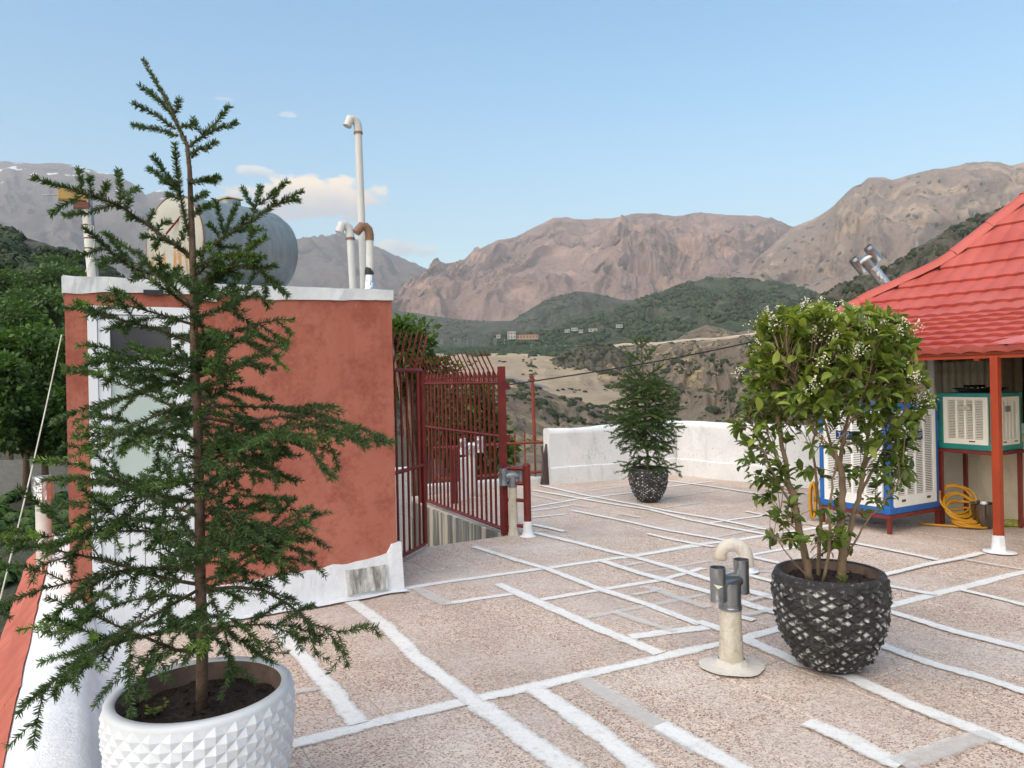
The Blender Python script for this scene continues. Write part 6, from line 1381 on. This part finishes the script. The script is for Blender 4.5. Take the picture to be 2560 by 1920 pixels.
leafy('fig_tree', 'lower leafy tree seen through the middle of the red fence', 'tree', b, blobs(1180, 1120, 13.6, 75, 90, 26, 0.3, 84) + blobs(1215, 1010, 13.6, 35, 60, 8, 0.25, 85), 120, 0.115, 'fig', [b, b + UZ * 1.2, D(1185, 1120, 13.6)], None, 91)
# ---------------------------------------------------------------- bushes, tree belt, village and roads in the valley
random.seed(31)
def clump_mesh(name, n, seed, mat, flat=0.75, leaf=0.34):
    random.seed(seed); m = MB(); tt = []
    for k in range(n):
        d = Vector((random.gauss(0, 1), random.gauss(0, 1), abs(random.gauss(0.25, .8)))).normalized(); q = random.uniform(0.55, 1.0) * (1 + 0.25 * mn.noise(d * 2.3 + Vector((seed, 0, 0))))
        p = Vector((d.x * q, d.y * q, d.z * q * flat)); ax = (d.cross(Vector((random.gauss(0, 1), random.gauss(0, 1), random.gauss(0, 1))))).normalized(); b = d.cross(ax); s = leaf * random.uniform(.7, 1.2)
        j = [random.uniform(.6, 1.15) for _ in range(5)]
        m.add([p + ax * s * j[0], p + b * s * j[1], p - ax * s * j[2], p - b * s * j[3], p + d * s * 0.35], [(0, 1, 4), (1, 2, 4), (2, 3, 4), (3, 0, 4)]); tt += [min(1, max(0, .2 + .4 * d.z + random.gauss(0, .15)))] * 5  # tint paler on upward-facing parts of the clump
    o = m.build(name, M[mat], smooth=False); set_attr(o.data, 'tint', tt); me = o.data; bpy.data.objects.remove(o); return me
BM = [clump_mesh('slope_bush', 80, 200 + k, 'bush') for k in range(4)]
def project(p):
    q = Vector((p.x, p.y, p.z - H)); a = q.x / q.y; b = q.z / q.y
    A_ = a * _c - b * _s; B_ = a * _s + b * _c
    return CX + A_ * F, CY - B_ * F
def pick(key, j0=0.0, j1=1.0):
    V = TER[key]; nt_, nx_ = V.shape[0], V.shape[1]; j = random.uniform(j0, j1) * (nt_ * 6 / 7 - 2); i = random.uniform(0, nx_ - 2); j_, i_ = int(j), int(i); fj, fi = j - j_, i - i_
    p = V[j_, i_] * (1 - fj) * (1 - fi) + V[j_ + 1, i_] * fj * (1 - fi) + V[j_, i_ + 1] * (1 - fj) * fi + V[j_ + 1, i_ + 1] * fj * fi
    return Vector(p)
def zone(px):
    return 'right of the small spruce' if px > 1700 else ('behind the small spruce' if px > 1500 else 'left of the small spruce')
count = 0
def bushes(key, n, j0, j1, smin, smax, xr, yr, lab, grp, dens=None):
    made = 0; tries = 0
    while made < n and tries < n * 60:
        tries += 1; p = pick(key, j0, j1); px, py = project(p)
        if not (xr[0] < px < xr[1] and yr[0] < py < yr[1]): continue
        if dens and mn.noise(Vector((px * .012, py * .02, 3))) < dens: continue
        s = random.uniform(smin, smax) * random.uniform(.6, 1.0); o = link('slope_bush', random.choice(BM)); o.location = p - UZ * s * 0.12; o.rotation_euler.z = random.uniform(0, 6.28); o.scale = (s * random.uniform(.9, 1.3), s, s * random.uniform(.9, 1.2)); tag(o, lab % zone(px), 'bush', grp); made += 1
bushes('gorge_slope0', 95, 0.55, 0.99, 1.0, 3.0, (1255, 1960), (950, 1085), 'dark rounded bush on the near gorge slope %s', 'bushes on the near gorge slope')
bushes('gorge_slope0', 30, 0.55, 0.99, 0.5, 1.1, (1255, 1960), (950, 1085), 'tiny scrub bush on the near gorge slope %s', 'scrub on the near gorge slope')
bushes('gorge_cliff0', 120, 0.1, 0.8, 1.8, 4.6, (1480, 1950), (880, 1075), 'dark bush on the far gorge side %s', 'bushes on the far gorge side', -0.05)
bushes('gorge_cliff0', 40, 0.7, 1.0, 1.2, 2.6, (1480, 1950), (820, 960), 'small bush on the pale cliff %s', 'bushes on the pale cliff')
bushes('rocky_knoll0', 60, 0.1, 1.0, 0.8, 2.0, (1350, 1660), (850, 970), 'small grey-green bush on the rocky knoll %s', 'bushes on the rocky knoll')
mass_scrub = True
# woods that read as one mass
def mass(name, keys, mat, size, squash=0.8):
    bm0 = bmesh.new(); bmesh.ops.create_icosphere(bm0, subdivisions=1, radius=1.0); base = [v.co.copy() for v in bm0.verts]; fc = [[v.index for v in f.verts] for f in bm0.faces]; bm0.free()
    m = MB(); tt = []
    for key, n, j0, j1, xr, yr, th in keys:
        made = 0; tries = 0
        while made < n and tries < n * 25:
            tries += 1; p = pick(key, j0, j1); px, py = project(p)
            if not (xr[0] < px < xr[1] and yr[0] < py < yr[1]) or mn.noise(Vector((px * .018, py * .03, 9))) < th: continue
            s = size * random.uniform(.5, 1.2); sd = random.uniform(0, 50); t0 = random.uniform(0, .8)
            m.add([p + Vector((v.x, v.y, v.z * squash + .4)) * s * (1 + .45 * mn.noise(v * 2.1 + Vector((sd, 0, 0)))) for v in base], fc); tt += [t0 + .2 * v.z for v in base]; made += 1  # tint rises towards the top of each crown
    o = m.build(name, M[mat]); set_attr(o.data, 'tint', [min(1, max(0, x)) for x in tt]); return tag(o, kind='stuff')
mass('woodland', [('terrace_land0', 1500, 0.0, 0.6, (860, 1560), (840, 905), -0.25), ('hill0', 250, 0, 1, (900, 1420), (800, 860), 0.0)], 'far_tree', 4.6)
mass('woodland', [('hill2', 3600, 0.0, 1.0, (1230, 2200), (690, 880), -0.12), ('hill1', 700, 0.1, 1.0, (1180, 1900), (725, 850), 0.0)], 'far_tree', 4.6)
def scrub(name, keys, mat, size):
    protos = [clump_mesh(name, 34, 300 + k, mat, 0.8, 0.42) for k in range(3)]
    pd = [([v.co.copy() for v in p.vertices], [tuple(f.vertices) for f in p.polygons], [a.value for a in p.attributes['tint'].data]) for p in protos]; m = MB(); tt = []
    for key, n, j0, j1, xr, yr, th in keys:
        made = 0; tries = 0
        while made < n and tries < n * 25:
            tries += 1; p = pick(key, j0, j1); px, py = project(p)
            if not (xr[0] < px < xr[1] and yr[0] < py < yr[1]) or mn.noise(Vector((px * .02, py * .03, 5))) < th: continue
            s = size * random.uniform(.4, 1.2); vs_, fs_, t_ = random.choice(pd); a = random.uniform(0, 6.28); ca, sa = math.cos(a) * s, math.sin(a) * s; dt = random.uniform(-.15, .35)
            m.add([(p.x + v.x * ca - v.y * sa, p.y + v.x * sa + v.y * ca, p.z + v.z * s) for v in vs_], fs_); tt += [min(1, max(0, x + dt)) for x in t_]; made += 1
    o = m.build(name, M[mat]); set_attr(o.data, 'tint', tt); return tag(o, kind='stuff')
scrub('scrub', [('hill4', 900, 0.1, 1.0, (-60, 300), (570, 900), -0.1)], 'far_tree', 2.4)
scrub('scrub', [('hill3', 380, 0.3, 1.0, (2000, 2560), (500, 900), -0.05)], 'bush', 2.6)
scrub('scrub', [('gorge_slope0', 500, 0.5, 1.0, (1255, 1960), (945, 1085), -0.1), ('gorge_cliff0', 900, 0.05, 1.0, (1440, 1960), (840, 1085), 0.0), ('rocky_knoll0', 260, 0.0, 1.0, (1330, 1680), (850, 990), -0.2), ('tan_terrace0', 260, 0.0, 1.0, (1050, 1700), (884, 985), 0.08)], 'bush', 1.1)
M['house_white'] = simple('house_white', (0.50, 0.46, 0.41), (0.40, 0.37, 0.33), 0.4, 0.9, bump=0); M['house_orange'] = simple('house_orange', (0.52, 0.30, 0.2), (0.45, 0.25, 0.17), 0.3, 0.9, bump=0)
M['far_window'] = simple('far_window', (0.16, 0.15, 0.15), rough=0.4, bump=0); M['asphalt'] = simple('grey_road', (0.20, 0.185, 0.17), (0.26, 0.24, 0.22), 0.1, 0.9, bump=0); M['dirt_road'] = simple('dirt_road', (0.52, 0.43, 0.33), (0.46, 0.37, 0.28), 0.1, 0.95, bump=0)
def far_house(px, py, d, w, h, dep, lab, mat, floors=1, cols=3, roof=None):
    c = D(px, py, d); t = thing('far_house', c - UZ * h * .5, lab, 'house', 'houses across the valley'); z0 = c.z - h / 2
    m = MB(); m.box((c.x, c.y, z0 + h / 2), (w / 2, 0, 0), (0, dep / 2, 0), (0, 0, h / 2)); m.build('wall', mat, t)
    m = MB(); m.box((c.x, c.y, z0 + h + .25), (w / 2 + .5, 0, 0), (0, dep / 2 + .5, 0), (0, 0, .25)); m.build('roof', roof or mat, t)
    for f in range(floors):
        for k in range(cols):
            m = MB(); x = c.x - w / 2 + w * (k + .5) / cols; z = z0 + h * (f + .52) / floors; m.box((x, c.y - dep / 2 - .04, z), (w / cols * .24, 0, 0), (0, .06, 0), (0, 0, h / floors * .24)); m.build('window', M['far_window'], t)
far_house(1062, 852, 860, 9, 6, 8, 'white two-storey house among trees just right of the hut', M['house_white'], 2, 2)
far_house(1074, 846, 865, 4, 4, 5, 'small white rooftop annex above the two-storey house by the hut', M['house_white'], 1, 1)
far_house(1279, 839, 900, 10, 9, 9, 'white two-storey house beside the long orange building', M['house_white'], 2, 3)
far_house(1318, 843, 905, 26, 6, 10, 'long low orange school building above the tan terrace', M['house_orange'], 1, 7, M['wood_red'])
far_house(1246, 842, 930, 5, 4, 5, 'small pale house left of the white two-storey house', M['house_white'], 1, 1)
for k, (px, py, w, lab) in enumerate(((1418, 828, 7, 'small white house at the lower left foot of the green hill'), (1436, 824, 9, 'pale two-room house at the left foot of the green hill'), (1452, 829, 6, 'little white shed at the foot of the green hill'), (1482, 826, 12, 'long white house near the small spruce top left'), (1548, 816, 9, 'tan house on the green hill just left of the small spruce'), (1640, 812, 14, 'flat tan building on the green hill right of the small spruce'), (1712, 805, 8, 'small white house in mid green hill'), (1768, 799, 12, 'brightest white long house on the green hill'), (1825, 799, 9, 'white house on the green hill nearest the flowering shrub'), (1835, 797, 5, 'white annex house nearest the flowering shrub'))):
    far_house(px, py, 1100 if py > 815 else 1250, w, 4.2, 6, lab, M['house_white'], 1, 2)
for k, px in enumerate((1102, 1106, 1136, 1145, 1150, 1168, 1182, 1236, 1240, 1262, 1328, 1365, 1400, 1414, 1440, 1446)):
    d = 820 - (k % 3) * 40; p = D(px, 880 if px > 1300 else 862, d); q = D(px, 846 if px < 1300 else 862, d)
    t = thing('utility_pole', p, 'thin grey utility pole among the belt of trees', 'pole', 'utility poles in the valley'); m = MB(); m.tube([p, q], [.34, .26], 6); m.build('shaft', M['galv_dull'], t); m = MB(); m.tube([q - Vector((1.2, 0, .8)), q + Vector((1.2, 0, -.8))], .16, 4); m.build('crossarm', M['galv_dull'], t)
def road(name, key, row, x0, x1, w, mat, lift=0.8):
    V = TER[key]; nt_ = V.shape[0]; m = MB(); vs = []
    for i in range(V.shape[1]):
        p = Vector(V[row, i]); px, _ = project(p)
        if x0 < px < x1: vs.append(p)
    sm = [sum(vs[max(0, i - 5):i + 6], Vector()) / len(vs[max(0, i - 5):i + 6]) for i in range(len(vs))]
    n = len(sm); m.add([p + Vector((0, -w / 2, lift)) for p in sm] + [p + Vector((0, w / 2, lift + w * .12)) for p in sm] + [p + Vector((0, -w / 2, lift - 2.2)) for p in sm], [(i, i + 1, n + i + 1, n + i) for i in range(n - 1)] + [(2 * n + i, 2 * n + i + 1, i + 1, i) for i in range(n - 1)]); tag(m.build(name, mat), kind='structure')
road('road', 'gorge_slope0', 108, 1180, 1600, 7, M['asphalt'], 1.0)
road('road', 'gorge_cliff0', 136, 1490, 1905, 9, M['dirt_road'], 1.2)

# ---------------------------------------------------------------- yard below on the left, with its grey block wall
def yard_mat():
    t = NT('dry_grass'); g = t.node('ShaderNodeNewGeometry'); pos = g.outputs['Position']
    c = t.mix(t.ramp(t.noise(0.5, 7, .65, co=pos), [(.4, 0), (.6, 1)]), (0.06, 0.052, 0.028), (0.028, 0.04, 0.015)); c = t.mix(t.ramp(t.noise(6, 6, .7, co=pos), [(.45, 0), (.65, .7)]), c, (0.10, 0.085, 0.05))
    t.fin(c, 0.95); t.bump(t.noise(9, 6, co=pos), 1.0, 0.1); return t.mat
m = MB(); m.box((-31, 30, YZ - 0.1), (28.5, 0, 0), (0, 27, 0), (0, 0, 0.1)); tag(m.build('yard', yard_mat()), kind='structure')
random.seed(12); _pd = clump_mesh('undergrowth', 40, 400, 'walnut', 0.9, 0.4); _m = MB(); _tt = []
for _k in range(240):
    _p = Vector((random.uniform(-22, -5.5), random.uniform(9.5, 28.3), YZ)); _s = random.uniform(0.15, 0.5)
    _m.add([_p + v.co * _s for v in _pd.vertices], [tuple(f.vertices) for f in _pd.polygons]); _d = random.uniform(-.3, .25); _tt += [min(1, max(0, a.value + _d)) for a in _pd.attributes['tint'].data]
_o = _m.build('undergrowth', M['walnut']); set_attr(_o.data, 'tint', _tt); tag(_o, kind='stuff')
wl0 = Vector((-24.5, 29.0, YZ)); wdir = Vector((1, 0.08, 0)).normalized()
bwall = thing('block_wall', wl0, 'low grey concrete block wall under the walnut trees', 'wall'); M['block'] = simple('grey_block', (0.15, 0.15, 0.15), (0.11, 0.11, 0.11), 5, 0.9, bump=.5)
m = MB(); nn = Vector((-wdir.y, wdir.x, 0)); m.box(wl0 + wdir * 4.2 + UZ * 0.70, wdir * 4.2, nn * 0.085, UZ * 0.70); m.build('mortar_core', simple('mortar', (0.2, 0.2, 0.195), rough=.9), bwall); bme = None
for r in range(7):
    for k in range(20):
        p = wl0 + wdir * (0.21 + 0.415 * k + (0.2 if r % 2 else 0)) + UZ * (0.105 + 0.205 * r) + nn * random.uniform(-.004, .004)
        if bme is None: q = MB(); q.box((0, 0, 0), wdir * 0.198, nn * 0.1, UZ * 0.096); ob = q.build('block', M['block'], bwall); bme = ob.data
        else: ob = link('block', bme, bwall)
        ob.location = p - FR[bwall.name]

# ---------------------------------------------------------------- leaves on the parapet coping
for k, (px, py, lab) in enumerate(((112, 1872, 'dry dark leaf lying on the white coping at lower left'), (107, 1902, 'curled grey leaf on the coping near the bottom edge'), (195, 1800, 'tiny dark leaf on the inner coping edge'))):
    p = G(px, py, 0.262); m = MB(); d = Vector((math.cos(k * 1.3), math.sin(k * 1.3) * .5, 0.05)).normalized(); e = d.cross(UZ); s = 0.018 if k < 2 else 0.01
    m.add([p - d * s, p + e * s * .3 + UZ * .004, p + d * s + UZ * .006, p - e * s * .3 + UZ * .003, p + UZ * .008], [(0, 4, 1), (1, 4, 2), (2, 4, 3), (3, 4, 0)]); tag(m.build('fallen_leaf', simple('dry_leaf', (0.06, 0.05, 0.04), rough=.8, bump=0)), lab, 'leaf')
# ---------------------------------------------------------------- the hazy air of the valley
_t = NT('hazy_air'); _t.n.remove(_t.b)
_pv = _t.node('ShaderNodeVolumePrincipled'); _pv.inputs['Density'].default_value = 9.5e-5
_pv.inputs['Color'].default_value = (0.90, 0.91, 0.95, 1); _pv.inputs['Anisotropy'].default_value = 0.0
_t.l.new(_pv.outputs[0], _t.out.inputs['Volume'])
_hz = MB(); _hz.box((0, 3000, 1050), (11500, 0, 0), (0, 8300, 0), (0, 0, 1350)); _hz = tag(_hz.build('haze', _t.mat), kind='stuff')
